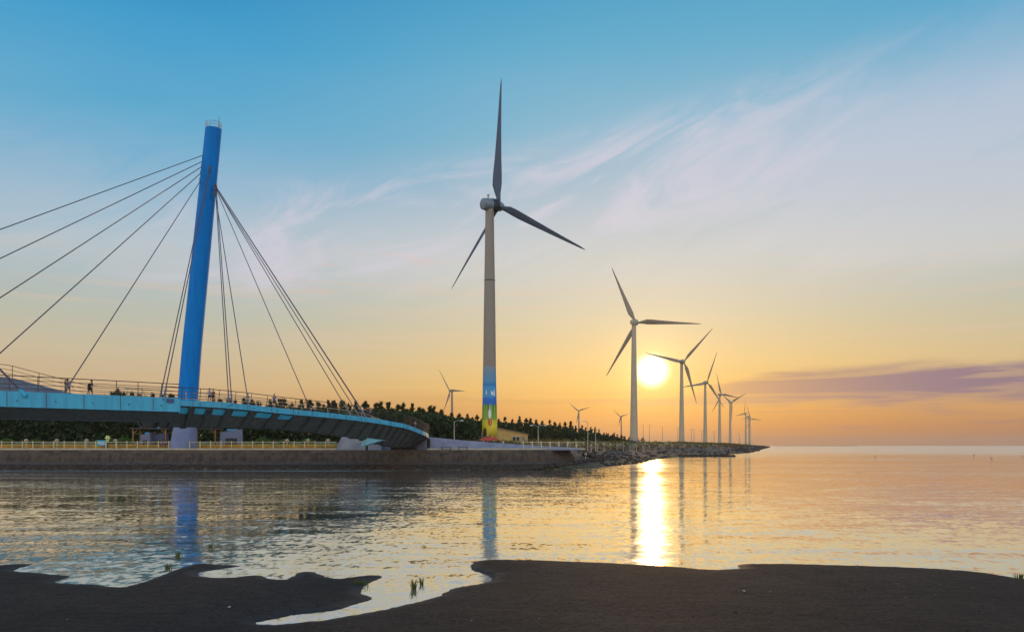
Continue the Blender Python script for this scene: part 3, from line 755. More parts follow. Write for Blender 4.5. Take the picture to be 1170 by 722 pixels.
turbine((570,236), 195, 4.8, 33.4, -52.7, 120.9, 3.8, 3.5, 'tallest nearest wind turbine with a blue, green and yellow painted mural on its tower foot', 1, over=3.0, near=True)
turbine((726.8,368.6), 383, 6.0, 33.6, -29.9, 95.6, 5.6, 4.4, 'pale wind turbine just left of the setting sun, second largest', 1)
turbine((781.2,413.2), 560, 6.6, 33.4, 15.5, 39.7, 7.0, -5.5, 'pale wind turbine just right of the setting sun', -1)
turbine((808,436.8), 750, 6.6, 33.0, 22.7, 139.5, 2.4, -1.9, 'fourth wind turbine of the shore row, one upright blade over the first below it', -1)
turbine((824.4,450.6), 918, 6.6, 28.5, -62.2, -18.4, 1.8, 1.0, 'fifth wind turbine of the shore row, right of the one with the upright blade', 1)
turbine((836,459.8), 1070, 6.6, 27, -58, 62.3, -3, 4, 'sixth wind turbine of the shore row with two blades raised in a V', 1)
turbine((850.5,472.2), 1450, 6.4, 26.5, 37.4, 138.8, -2.5, 3.2, 'leftmost of the three small wind turbines near the tip of the dyke', 1)
turbine((854.3,475.9), 1600, 6.4, 27, 50, 15, 0, 2, 'middle of the three small wind turbines near the tip of the dyke', 1)
turbine((858,478.6), 1760, 6.4, 33, -62.3, -23.3, 0, 1, 'rightmost of the three small wind turbines near the tip of the dyke', 1)
turbine((514.1,446.6), 872, 6.5, 29.5, 54.1, 86.6, -4.1, 1, 'small wind turbine rising behind the pines left of the painted one', 1, 'small wind turbines inland', pale=False)
turbine((661.2,469.4), 1365, 6.5, 23, -1.3, 70.7, -3.2, 3.4, 'tiny wind turbine rising above the right end of the pine belt', 1, 'small wind turbines inland', pale=False)
turbine((709,475.9), 1610, 6.5, 23, 21.5, 73.4, -3, 4, 'tiny wind turbine beside the tower of the one left of the sun', 1, 'small wind turbines inland', pale=False)

# ------------------------------------------------------------------ the bridge
bridge = empty('footbridge', (-45, 90, 0))
B0 = Vector((-45, 90, 0))
def bobj(name, bm, m, parent=None, smooth=False):      # geometry given in site coordinates
    if parent is None:
        bmesh.ops.translate(bm, verts=bm.verts, vec=-B0); return obj(name, bm, m, bridge, smooth)
    bmesh.ops.translate(bm, verts=bm.verts, vec=-B0); return obj(name, bm, m, parent, smooth)
LP = catmull(np.array([(-112,20,8.9),(-95,34.5,9.0),(-76,48.2,9.05),(-64,57.7,9.1),(-48.5,70,9.1),(-36,80,9.05)], float), 8)
RP = catmull(np.array([(-38.7,82.6,9.1),(-37.7,84.4,9.1),(-33.8,88,9.0),(-28.7,95,8.6),(-24.7,102,8.35),(-21,109,8.0),(-18.5,113.2,7.6),(-16.6,117,7.2),(-15.0,123,6.4),(-14.6,128,6.0),(-15.2,134,5.7),(-17,141,5.5)], float), 8)
def frames(Pth):
    out = []
    for i in range(len(Pth)):
        d_ = Pth[min(i+1,len(Pth)-1)]-Pth[max(i-1,0)]; d_[2] = 0; d_ = d_/np.linalg.norm(d_)
        out.append((Vector(Pth[i]), Vector(d_), Vector((-d_[1], d_[0], 0))))
    return out
LF, RF = frames(LP.copy()), frames(RP.copy())
def sweep(frs, secs, close=True):
    """secs(i) -> list of (offset inland, z relative or absolute) closed section"""
    bm = bmesh.new(); rings = []
    for i, (p, d_, n_) in enumerate(frs):
        rings.append([bm.verts.new(Vector((p.x+n_.x*o_, p.y+n_.y*o_, z_))) for o_, z_ in secs(i, p)])
    k = len(rings[0])
    for i in range(len(rings)-1):
        for j in range(k if close else k-1): bm.faces.new((rings[i][j], rings[i+1][j], rings[i+1][(j+1)%k], rings[i][(j+1)%k]))
    if close: bm.faces.new(rings[0]); bm.faces.new(rings[-1])
    return bm
LW, RW = 7.0, 6.0
bobj('fascia', sweep(LF, lambda i,p: [(0,p.z+.05),(.12,p.z+.05),(.12,p.z-1.45),(0,p.z-1.45)]), M_fascia)
bobj('fascia', sweep(LF, lambda i,p: [(LW-.12,p.z+.05),(LW,p.z+.05),(LW,p.z-1.45),(LW-.12,p.z-1.45)]), M_fascia)
bobj('deck', sweep(LF, lambda i,p: [(.125,p.z),(LW-.125,p.z),(LW-.125,p.z-.3),(.125,p.z-.3)]), M_deck)
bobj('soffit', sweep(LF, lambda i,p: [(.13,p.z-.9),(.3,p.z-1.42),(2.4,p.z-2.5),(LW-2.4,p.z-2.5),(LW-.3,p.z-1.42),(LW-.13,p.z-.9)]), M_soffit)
bm = bmesh.new(); p, d_, n_ = LF[-1]
a = Vector((p.x, p.y, 0)); 
rotz = Matrix.Rotation(math.atan2(d_.y, d_.x), 3, 'Z')
box(bm, a+n_*(LW/2)+d_*.06+Vector((0,0,p.z-.7)), (.12, LW-.02, 1.5), rotz); bobj('end_plate', bm, M_fascia)
bm = bmesh.new(); box(bm, a-n_*.05-d_*.9+Vector((0,0,p.z-.28)), (.7,.12,.42), rotz); bobj('lamp_box', bm, mat('navy_paint', (.03,.06,.16), .5))
NB = len(RF)
def joints(frs, step, dz, nm='fascia_joint'):
    acc = 0; last = None
    for p, d_, n_ in frs:
        if last is not None: acc += (p-last).length
        last = p
        if acc >= step:
            acc = 0; bm = bmesh.new(); box(bm, Vector((p.x, p.y, p.z-dz/2+.05))-n_*.012, (.05,.03,dz+.01), Matrix.Rotation(math.atan2(d_.y, d_.x), 3, 'Z')); bobj(nm, bm, M_rail); bm = bmesh.new()
            tube(bm, [Vector((p.x,p.y,p.z-dz*.55))-n_*.02+d_*.8, Vector((p.x,p.y,p.z-dz*.55))-n_*.16+d_*.8-Vector((0,0,.05))], .05, 6); bobj('drain_outlet', bm, M_rail)
def dens0(frs, n):
    out = []
    for i in range(len(frs)-1):
        for k in range(n):
            u = k/n; out.append((frs[i][0].lerp(frs[i+1][0], u), frs[i][1], frs[i][2]))
    return out
joints(dens0(LF, 8), 3.1, 1.45); joints(dens0(RF, 8), 3.3, .62)
bel = np.interp(range(NB), [0, 8*1, 8*3, 8*4, 8*5, 8*6, 8*7, 8*8, 8*9, NB-1], [6.1,6.1,6.2,5.8,5.1,4.35,3.8,3.8,4.0,4.4])
bobj('fascia', sweep(RF, lambda i,p: [(0,p.z+.05),(.12,p.z+.05),(.12,p.z-.62),(0,p.z-.62)]), M_fascia)
bobj('fascia', sweep(RF, lambda i,p: [(RW-.12,p.z+.05),(RW,p.z+.05),(RW,p.z-.62),(RW-.12,p.z-.62)]), M_fascia)
bobj('deck', sweep(RF, lambda i,p: [(.125,p.z),(RW-.125,p.z),(RW-.125,p.z-.3),(.125,p.z-.3)]), M_deck)
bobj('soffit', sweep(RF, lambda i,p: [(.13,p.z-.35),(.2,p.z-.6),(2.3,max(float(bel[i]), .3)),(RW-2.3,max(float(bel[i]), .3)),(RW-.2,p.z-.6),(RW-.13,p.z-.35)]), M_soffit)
# blue panels between the first cross ribs
for i in range(2, 26, 3):
    bm = bmesh.new(); (p0,_,n0), (p1,_,n1) = RF[i], RF[min(i+2, NB-1)]
    q = []
    for (pp, nn, bz) in ((p0,n0,bel[i]),(p1,n1,bel[min(i+2,NB-1)])):
        for s_ in (.06,.34):
            o_ = .2+2.1*s_; z_ = (pp.z-.6)*(1-s_)+bz*s_-.02; q.append(Vector((pp.x+nn.x*(o_-.03), pp.y+nn.y*(o_-.03), z_-.03)))
    vs = [bm.verts.new(c) for c in q]; bm.faces.new((vs[0],vs[1],vs[3],vs[2])); bobj('edge_panel', bm, M_fascia)
# cross ribs under the cantilever
for i in range(1, NB-14, 3):
    p, d_, n_ = RF[i]; bz = float(bel[i]); bm = bmesh.new()
    q = [(.05,p.z-.6),(.05,p.z-.85),(2.2,bz-.16),(RW-2.2,bz-.16),(RW-.05,p.z-.85),(RW-.05,p.z-.6),(RW-2.3,bz+.1),(2.3,bz+.1)]
    v0 = [bm.verts.new(Vector((p.x+n_.x*o_, p.y+n_.y*o_, z_))-d_*.11) for o_, z_ in q]; v1 = [bm.verts.new(Vector((p.x+n_.x*o_, p.y+n_.y*o_, z_))+d_*.11) for o_, z_ in q]
    for k_ in range(8): bm.faces.new((v0[k_], v0[(k_+1)%8], v1[(k_+1)%8], v1[k_]))
    bm.faces.new((v0[0],v0[1],v0[2],v0[7])); bm.faces.new((v0[2],v0[3],v0[6],v0[7])); bm.faces.new((v0[3],v0[4],v0[5],v0[6]))
    bm.faces.new((v1[0],v1[1],v1[2],v1[7])); bm.faces.new((v1[2],v1[3],v1[6],v1[7])); bm.faces.new((v1[3],v1[4],v1[5],v1[6]))
    bobj('cross_rib', bm, M_rib)
# railing builder along a path
def railing(frs, off, h, lean, every, rails, zoff=0.0, m=M_rail, balus=None, r_=.03, skip=0, pr=.035):
    pts = []
    for (p, d_, n_) in frs:
        z_ = zoff[len(pts)] if isinstance(zoff, list) else p.z+zoff
        pts.append((Vector((p.x+n_.x*off, p.y+n_.y*off, z_)), n_))
    s_ = -1 if off < 3 else 1
    def at(j, hh): q, n_ = pts[j]; return q+n_*(s_*lean*hh)+Vector((0,0,hh))
    bm = bmesh.new()
    for hh in rails: tube(bm, [at(j, hh) for j in range(len(pts))], r_ if hh < h-.05 else r_*1.5, 5)
    if balus:
        L = 0
        for j in range(balus, len(pts)-1):
            for q_ in (0, 2): 
                a, b_ = at(j,.1).lerp(at(j+1,.1), q_/4), at(j,h).lerp(at(j+1,h), q_/4); tube(bm, [a, b_], .009, 4)
    root = bobj('railing', bm, m)
    acc = 0
    for j in range(len(pts)):
        if j: acc += (pts[j][0]-pts[j-1][0]).length
        if j == 0 or acc >= every:
            acc = 0; bm = bmesh.new(); tube(bm, [at(j, -.25), at(j, h+.04)], [pr*1.2, pr], 5); bobj('post', bm, m, root)
    return root
def dens(frs, n): 
    out = []
    for i in range(len(frs)-1):
        for k in range(n):
            u = k/n; out.append((frs[i][0].lerp(frs[i+1][0], u), frs[i][1].lerp(frs[i+1][1], u).normalized(), frs[i][2].lerp(frs[i+1][2], u).normalized()))
    out.append(frs[-1]); return out
LD, RD = dens(LF, 3), dens(RF, 3)
LDv = [f_ for f_ in LD if f_[0].x > -100]
railing(LDv, .1, 1.55, .0, 1.9, (1.55,1.15,.75,.35))
railing(RD, .1, 1.45, .22, 2.0, (1.45,1.0,.6,.3), balus=int(len(RD)*.62), m=M_rail)
railing(RD, RW-.1, 1.45, .22, 2.4, (1.45,1.0,.6,.3), balus=int(len(RD)*.62), m=M_railp)
# raised grey ramp wall along the far side of the left deck
def ramp_top(p, n_):
    q = p+n_*5.6; px = CX+F*q.x/q.y
    return float(np.interp(px, [10, 102], [10.9, 9.12]))
LQ = [f_ for f_ in LD]
bm = bmesh.new(); rings = []
for p, d_, n_ in LQ:
    zt = ramp_top(p, n_); rings.append([bm.verts.new(Vector((p.x+n_.x*o_, p.y+n_.y*o_, z_))) for o_, z_ in ((3.6,p.z+.004),(5.4,zt),(LW-.2,zt),(LW-.2,p.z+.004))])
for i in range(len(rings)-1):
    for j in range(4): bm.faces.new((rings[i][j], rings[i+1][j], rings[i+1][(j+1)%4], rings[i][(j+1)%4]))
bm.faces.new(rings[0])
bobj('raised_walkway', bm, mat('walkway_slate', (.15,.15,.17), .8, var=.3, vs=.8))
railing(LQ, LW-.4, 1.35, 0, 2.3, (1.35,.9,.5), zoff=[ramp_top(p, n_) for p, d_, n_ in LQ], r_=.022, pr=.03)
# piers
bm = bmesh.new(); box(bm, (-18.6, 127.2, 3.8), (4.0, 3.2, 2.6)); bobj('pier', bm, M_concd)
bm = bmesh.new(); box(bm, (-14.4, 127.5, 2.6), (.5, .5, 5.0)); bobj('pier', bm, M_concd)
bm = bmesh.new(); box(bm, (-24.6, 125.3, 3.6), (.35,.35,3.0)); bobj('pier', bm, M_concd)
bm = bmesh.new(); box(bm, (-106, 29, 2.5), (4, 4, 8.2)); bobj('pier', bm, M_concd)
bm = bmesh.new()
tri3 = [P(412,510,111.5), P(435,503.0,111.2), P(417,499.5,111.8)]
v0 = [bm.verts.new(c) for c in tri3]; v1 = [bm.verts.new(c+Vector((.2,4.0,.1))) for c in tri3]
bm.faces.new(v0); bm.faces.new(v1[::-1])
for k_ in range(3): bm.faces.new((v0[k_], v0[(k_+1)%3], v1[(k_+1)%3], v1[k_]))
bobj('lit_facet', bm, mat('lit_facet_paint', (.22,.50,.55), .5, var=.2, vs=1))  # belly facet added as a plate, paint lightened as if catching light

# pylon with its plinth, part of the bridge
PD = 127.0
def pyc(z):                                        # centre of the leaning mast at height z
    y = CY-(z-H)/PD*F
    return Vector(((float(np.interp(y, [148,400,454,484], [244.0,219.0,214.8,212.6]))-CX)/F*PD, PD, z))
zt = H+(CY-148)/F*PD
bm = bmesh.new(); zs = np.linspace(7.0, zt, 12); rings = []
for z in zs:
    c = pyc(z); rw = float(np.interp(z, [7, zt], [11.1, 8.8]))/F*PD
    rings.append([bm.verts.new(c+Vector((math.cos(2*math.pi*j/40)*rw, math.sin(2*math.pi*j/40)*rw, 0))) for j in range(40)])
for i in range(len(rings)-1):
    for j in range(40): bm.faces.new((rings[i][j], rings[i][(j+1)%40], rings[i+1][(j+1)%40], rings[i+1][j]))
bm.faces.new(rings[-1])
pyl = bobj('pylon', bm, M_pylon, None, True)
for f_ in pyl.data.polygons:
    if len(f_.vertices) > 4: f_.use_smooth = False
for zq in (14.0, 22.0, 30.0, 38.0, 46.0, 53.0):
    bm = bmesh.new(); cq = pyc(zq); rw = float(np.interp(zq, [7, zt], [11.1, 8.8]))/F*PD+.004
    lathe(bm, [(rw,-.05),(rw+.018,-.03),(rw+.018,.03),(rw,.05)], 40, (cq.x, cq.y, cq.z)); bobj('weld_seam', bm, M_pylon, pyl)
bm = bmesh.new(); c = pyc(7.2); c0 = P(210, 500, PD)
rings = []
for z, w_, m_ in ((2.9, 14.6, 210.0), (4.4, 14.0, 210.0), (7.1, 12.4, 211.8), (7.35, 12.2, 212)):
    cx0 = (m_-CX)/F*PD; rw = w_/F*PD; rings.append([bm.verts.new((cx0+math.cos(2*math.pi*j/32)*rw, PD+math.sin(2*math.pi*j/32)*rw, z)) for j in range(32)])
for i in range(3):
    for j in range(32): bm.faces.new((rings[i][j], rings[i][(j+1)%32], rings[i+1][(j+1)%32], rings[i+1][j]))
bm.faces.new(rings[-1]); bobj('plinth', bm, mat('plinth_concrete', (.17,.19,.30), .8, var=.2, vs=.5), pyl, True)
bm = bmesh.new(); ct = pyc(zt); rw = 8.6/F*PD
for hh in (.5,1.0): tube(bm, [ct+Vector((math.cos(2*math.pi*j/24)*rw, math.sin(2*math.pi*j/24)*rw, hh)) for j in range(25)], .04, 5)
for j in range(12): q = ct+Vector((math.cos(2*math.pi*j/12)*rw, math.sin(2*math.pi*j/12)*rw, 0)); tube(bm, [q, q+Vector((0,0,1.0))], .04, 5)
bobj('top_railing', bm, M_steel, pyl)
bm = bmesh.new(); q = ct+Vector((.95,0,0)); tube(bm, [q, q+Vector((0,0,2.2))], [.06,.03], 5); bobj('lightning_rod', bm, M_cable, pyl)
# stay cables
def deck_near(line, frs):                          # point of the near edge that the cable's line meets
    (x1,y1),(x2,y2) = line; best = None
    for p, d_, n_ in frs:
        px = CX+F*p.x/p.y; py = CY-F*(p.z-H)/p.y
        dd = abs((y2-y1)*px-(x2-x1)*py+x2*y1-y2*x1)/math.hypot(y2-y1, x2-x1)
        if best is None or dd < best[0]: best = (dd, p+n_*.25)
    return best[1]
def cable(a_px, line, frs, dbl=0, end=None):
    a = P(a_px[0], a_px[1], PD); a.y = PD-float(np.interp(a_px[1], [148,454], [1.05,1.35])) if a_px[0] > 236 else PD-.4
    a = XY(a_px[0], a.y, H+(CY-a_px[1])/F*a.y)
    e = end or deck_near((a_px, line), frs)
    bm = bmesh.new(); box(bm, a, (.34,.5,.5)); bobj('anchor_plate', bm, M_cable, pyl)
    for s_ in ((-.5,.5) if dbl else (0,)):
        off = Vector((dbl*s_, 0, 0)); bm = bmesh.new(); tube(bm, [a+off*.4, e+off], .062, 6); cb = bobj('stay_cable', bm, M_cable)
        u = (a-e).normalized(); bm = bmesh.new(); tube(bm, [e+off-u*.3, e+off+u*2.2], .10, 8); bobj('anchor_sleeve', bm, M_sleeve, cb)
LFd = dens(LF, 20); RFd = dens(RF, 10)
cable((233.5,177), (0,262), LFd); cable((232.5,184), (0,295), LFd); cable((231.5,190), (0,340), LFd); cable((230.5,197), (0,404), LFd); cable((229.5,206), (74,447), LFd)
def near_px(px, frs, off=.25):
    return min(((abs(CX+F*(p.x+n_.x*off)/(p.y+n_.y*off)-px), p+n_*off) for p, d_, n_ in frs), key=lambda q: q[0])[1]
cable((240,192), (0,0), None, .42, near_px(185, LFd)); 
cable((246.5,214), (0,0), None, .35, near_px(263.5, RFd)); cable((246,222), (0,0), None, 0, near_px(284, RFd))
cable((246.5,216), (0,0), None, 0, near_px(356, RFd)); cable((246.5,215), (0,0), None, 0, near_px(401, RFd)); cable((246,214), (0,0), None, 0, near_px(411, RFd)); cable((246.5,213), (0,0), None, .1, near_px(419, RFd))
bm = bmesh.new(); e = near_px(27, LFd, -.02); e.z -= .2; tp = e+Vector((-4.6,1.2,4.0)); tube(bm, [e, tp], .10, 8); st = bobj('tie_rod', bm, M_cable)
bm = bmesh.new(); tube(bm, [e-(tp-e)*.05, e+(tp-e)*.12], .2, 10); bobj('anchor_sleeve', bm, M_fascia, st)
tag(bridge, 'turquoise cable stayed footbridge curving over the water, with a leaning blue pylon', 'bridge')

# abutment and access ramp
bm = bmesh.new()
q = [XY(383,128,3.1), XY(436,127,3.1), XY(436,128,5.6), XY(391,129,5.7)]; q2 = [Vector((c.x-1.0, c.y+7, c.z)) for c in q]
v0 = [bm.verts.new(c) for c in q]; v1 = [bm.verts.new(c) for c in q2]
bm.faces.new(v0); bm.faces.new(v1[::-1])
for k_ in range(4): bm.faces.new((v0[k_], v1[k_], v1[(k_+1)%4], v0[(k_+1)%4]))
o = obj('abutment', bm, M_conc); tag(o, 'pale concrete abutment block with a slanted left side below the bridge deck', 'abutment')
bm = bmesh.new(); rings = []
for px, zt_ in ((436,5.6),(486,5.55),(520,5.0),(560,4.5),(600,4.05),(640,3.7),(662,3.5)):
    rings.append([bm.verts.new(c) for c in (XY(px,128.5,3.15), XY(px,131.5,zt_), XY(px,136,zt_), XY(px,137,3.15))])
for i in range(len(rings)-1):
    for j in range(4): bm.faces.new((rings[i][j], rings[i+1][j], rings[i+1][(j+1)%4], rings[i][(j+1)%4]))
bm.faces.new(rings[0]); bm.faces.new(rings[-1])
o = obj('access_ramp', bm, mat('ramp_concrete', (.24,.22,.25), .85, var=.25, vs=.7, bump=.3)); tag(o, 'long lilac grey concrete ramp sloping down from the bridge end past the painted turbine', 'ramp')
# benches
for px, lab in ((510,'left bench on the sea wall in front of the lilac ramp'),(529,'right bench on the sea wall in front of the lilac ramp')):
    root = empty('bench', XY(px, 125.6, 3.2)); bm = bmesh.new(); box(bm, (0,0,.5), (1.7,.5,.1)); obj('seat', bm, M_rail, root)
    for s_ in (-.7,.7): bm = bmesh.new(); box(bm, (s_,0,.23), (.12,.42,.46)); obj('leg', bm, M_rail, root)
    tag(root, lab, 'bench', 'benches before the ramp')
# ochre shed beside the turbine
sh_ = empty('shed', XY(585, 186, 4.9)); bm = bmesh.new()
q = [(-3.6,0,-.6),(4.0,0,-.6),(4.0,0,1.75),(-3.6,0,3.3)]; v0 = [bm.verts.new(c) for c in q]; v1 = [bm.verts.new((c[0],4.0,c[2])) for c in q]
bm.faces.new(v0); bm.faces.new(v1[::-1])
for k_ in range(4): bm.faces.new((v0[k_], v1[k_], v1[(k_+1)%4], v0[(k_+1)%4]))
obj('wall', bm, mat('ochre_render', (.50,.31,.10), .8, var=.2, vs=.8), sh_)
bm = bmesh.new(); box(bm, (.2,2,2.66), (8.3,4.6,.14), Matrix.Rotation(R(11.5),3,'Y')); obj('roof', bm, mat('shed_roof', (.32,.22,.12), .8), sh_)
bm = bmesh.new(); box(bm, (1.0,-.02,.75), (1.6,.08,1.0)); wn = obj('window', bm, M_dark, sh_)
bm = bmesh.new(); box(bm, (1.0,-.07,.75), (.08,.05,1.0)); box(bm, (1.0,-.07,1.28), (1.7,.06,.08)); obj('frame', bm, M_white, wn)
bm = bmesh.new(); box(bm, (2.9,-.03,.4), (.8,.08,1.7)); obj('door', bm, mat('grey_door', (.2,.19,.2), .6), sh_)
tag(sh_, 'low ochre shed with a sloping roof right of the painted turbine', 'shed')
# grey vent block
def frustum(name, px, D, z0, w, dp, h, shear, label, m_, rz=0.0, capm=None):
    root = empty(name, XY(px, D, z0), rz); bm = bmesh.new(); 
    q = [(-w/2,-dp/2,-.3),(w/2,-dp/2,-.3),(w/2,dp/2,-.3),(-w/2,dp/2,-.3)]; q2 = [(-w/2+shear,-dp/2,h*.86),(w/2*.98,-dp/2,h),(w/2*.98,dp/2,h),(-w/2+shear,dp/2,h*.86)]
    a_ = [bm.verts.new(c) for c in q]; b2 = [bm.verts.new(c) for c in q2]
    bm.faces.new(a_); bm.faces.new(b2)
    for k_ in range(4): bm.faces.new((a_[k_], a_[(k_+1)%4], b2[(k_+1)%4], b2[k_]))
    obj('body', bm, m_, root)
    bm = bmesh.new(); box(bm, (.2,0,h*.98), (w*.45,dp*.5,.25)); obj('cap', bm, capm or M_fascia, root)
    bm = bmesh.new(); box(bm, (.1,-dp/2-.02,h*.4), (w*.5,.06,h*.3)); obj('louvre', bm, M_dark, root)
    return tag(root, label, 'vent block', 'grey vent blocks below the bridge')
M_vent = mat('vent_concrete', (.16,.17,.24), .8, var=.15)
frustum('vent_block', 264, 133, 3.25, 3.9, 3, 3.6, .3, 'grey tapered vent block with a turquoise cap right of the pylon foot', M_vent, R(18))
frustum('vent_block', 168.5, 133, 3.25, 1.9, 2, 3.0, .25, 'left pale grey tapered block beneath the shelter roof', M_vent)
frustum('vent_block', 183, 134, 3.25, 2.3, 2, 2.9, .1, 'right darker block beneath the shelter roof', mat('vent_dark', (.07,.08,.13), .8), 0, M_dark)
def shelter(px0, px1, D, label, mast):
    root = empty('shelter', XY((px0+px1)/2, D, 3.25)); w = (px1-px0)/F*D; M_w = mat('timber_frame', (.30,.14,.05), .7, var=.3, vs=2)
    bm = bmesh.new(); box(bm, (0,0,3.75), (w,3.4,.14), Matrix.Rotation(R(1.0),3,'Y')); obj('roof', bm, mat('shelter_roof', (.10,.075,.055), .8), root)
    for s_ in (-1,1):
        for yy in (-1.3,1.3): bm = bmesh.new(); box(bm, (s_*(w/2-.45),yy,1.75), (.22,.22,3.9)); tube(bm, [(s_*(w/2-.45),yy,2.6),(s_*(w/2-1.2),yy,3.6)], .08, 6); obj('post', bm, M_w, root)
    if mast: bm = bmesh.new(); tube(bm, [(mast,0,3.8),(mast+.12,0,5.6)], .3, 10); obj('vent_pipe', bm, M_fascia, root)
    return tag(root, label, 'shelter', 'open timber shelters below the bridge')
shelter(153.5, 196, 134, 'open timber shelter with a flat roof left of the pylon foot', 1.0)
shelter(219, 252, 136, 'open timber shelter with a flat roof right of the pylon foot', 0)
# information sign
root = empty('information_sign', XY(116.5, 127.6, 3.24)); bm = bmesh.new(); box(bm, (0,0,1.15), (1.5,.07,.95)); obj('panel', bm, mat('sign_blue', (.03,.30,.50), .5), root)
bm = bmesh.new(); 
for k_ in range(3): box(bm, (.1,-.04,.95+.2*k_), (.9-.2*k_,.012,.08))
box(bm, (-.45,-.042,1.2), (.28,.012,.3)); obj('lettering', bm, M_white, root)
for s_ in (-.82,.82): bm = bmesh.new(); box(bm, (s_,0,.8), (.09,.09,1.75)); obj('post', bm, mat('lime_post', (.30,.50,.04), .6), root)
tag(root, 'blue information sign with white lettering on lime green posts beside the railing', 'sign')
# carved figure post next to the sign
root = empty('wayfinding_post', XY(123, 127.2, 3.24)); bm = bmesh.new(); lathe(bm, [(.10,0),(.10,1.2),(.16,1.3)], 10); obj('post', bm, M_trunk, root)
bm = bmesh.new()
for k_ in range(6):
    a = k_*math.pi/3; box(bm, (math.cos(a)*.3, 0, 2.0+math.sin(a)*.3), (.3,.14,.2), Matrix.Rotation(-a,3,'Y'))
bmesh.ops.create_uvsphere(bm, u_segments=10, v_segments=7, radius=.26, matrix=Matrix.Translation((0,0,2.0))); obj('flower_ornament', bm, mat('ornament_paint', (.62,.60,.22), .6), root)
bm = bmesh.new(); box(bm, (.02,0,1.45), (.34,.2,.45), top=.6); obj('bracket', bm, mat('lime_post'), root)
tag(root, 'short dark post topped by a pale yellow flower ornament right of the blue sign', 'post')

# red car by the turbine
car = empty('parked_car', XY(559, 176, 4.7)); M_car = mat('car_paint', (.50,.05,.03), .25); 
bm = bmesh.new(); prof = [(-2.1,.35),(-2.15,.75),(-1.5,.92),(-.9,1.4),(.6,1.42),(1.3,.95),(2.05,.82),(2.12,.4)]
v0 = [bm.verts.new((x,-.85 if z < 1 else -.68,z)) for x, z in prof]; v1 = [bm.verts.new((x,.85 if z < 1 else .68,z)) for x, z in prof]
bm.faces.new(v0); bm.faces.new(v1[::-1])
for k_ in range(8): bm.faces.new((v0[k_], v1[k_], v1[(k_+1)%8], v0[(k_+1)%8]))
obj('body', bm, M_car, car)
bm = bmesh.new(); v_ = [bm.verts.new((x,y,z)) for x, y, z in ((-1.25,-.84,.95),(1.05,-.84,.95),(.5,-.71,1.34),(-.8,-.71,1.34))]; bm.faces.new(v_); obj('window', bm, M_dark, car)
for x in (-1.3,1.3):
    for y in (-.82,.82):
        bm = bmesh.new(); bmesh.ops.create_cone(bm, cap_ends=True, segments=16, radius1=.33, radius2=.33, depth=.22, matrix=Matrix.Translation((x,y,.33)) @ Matrix.Rotation(R(90),4,'X')); wh = obj('wheel', bm, M_dark, car)
        bm = bmesh.new(); bmesh.ops.create_cone(bm, cap_ends=True, segments=12, radius1=.19, radius2=.19, depth=.24, matrix=Matrix.Translation((x,y,.33)) @ Matrix.Rotation(R(90),4,'X')); obj('rim', bm, M_steel, wh)
tag(car, 'small red car parked at the foot of the painted turbine', 'car')

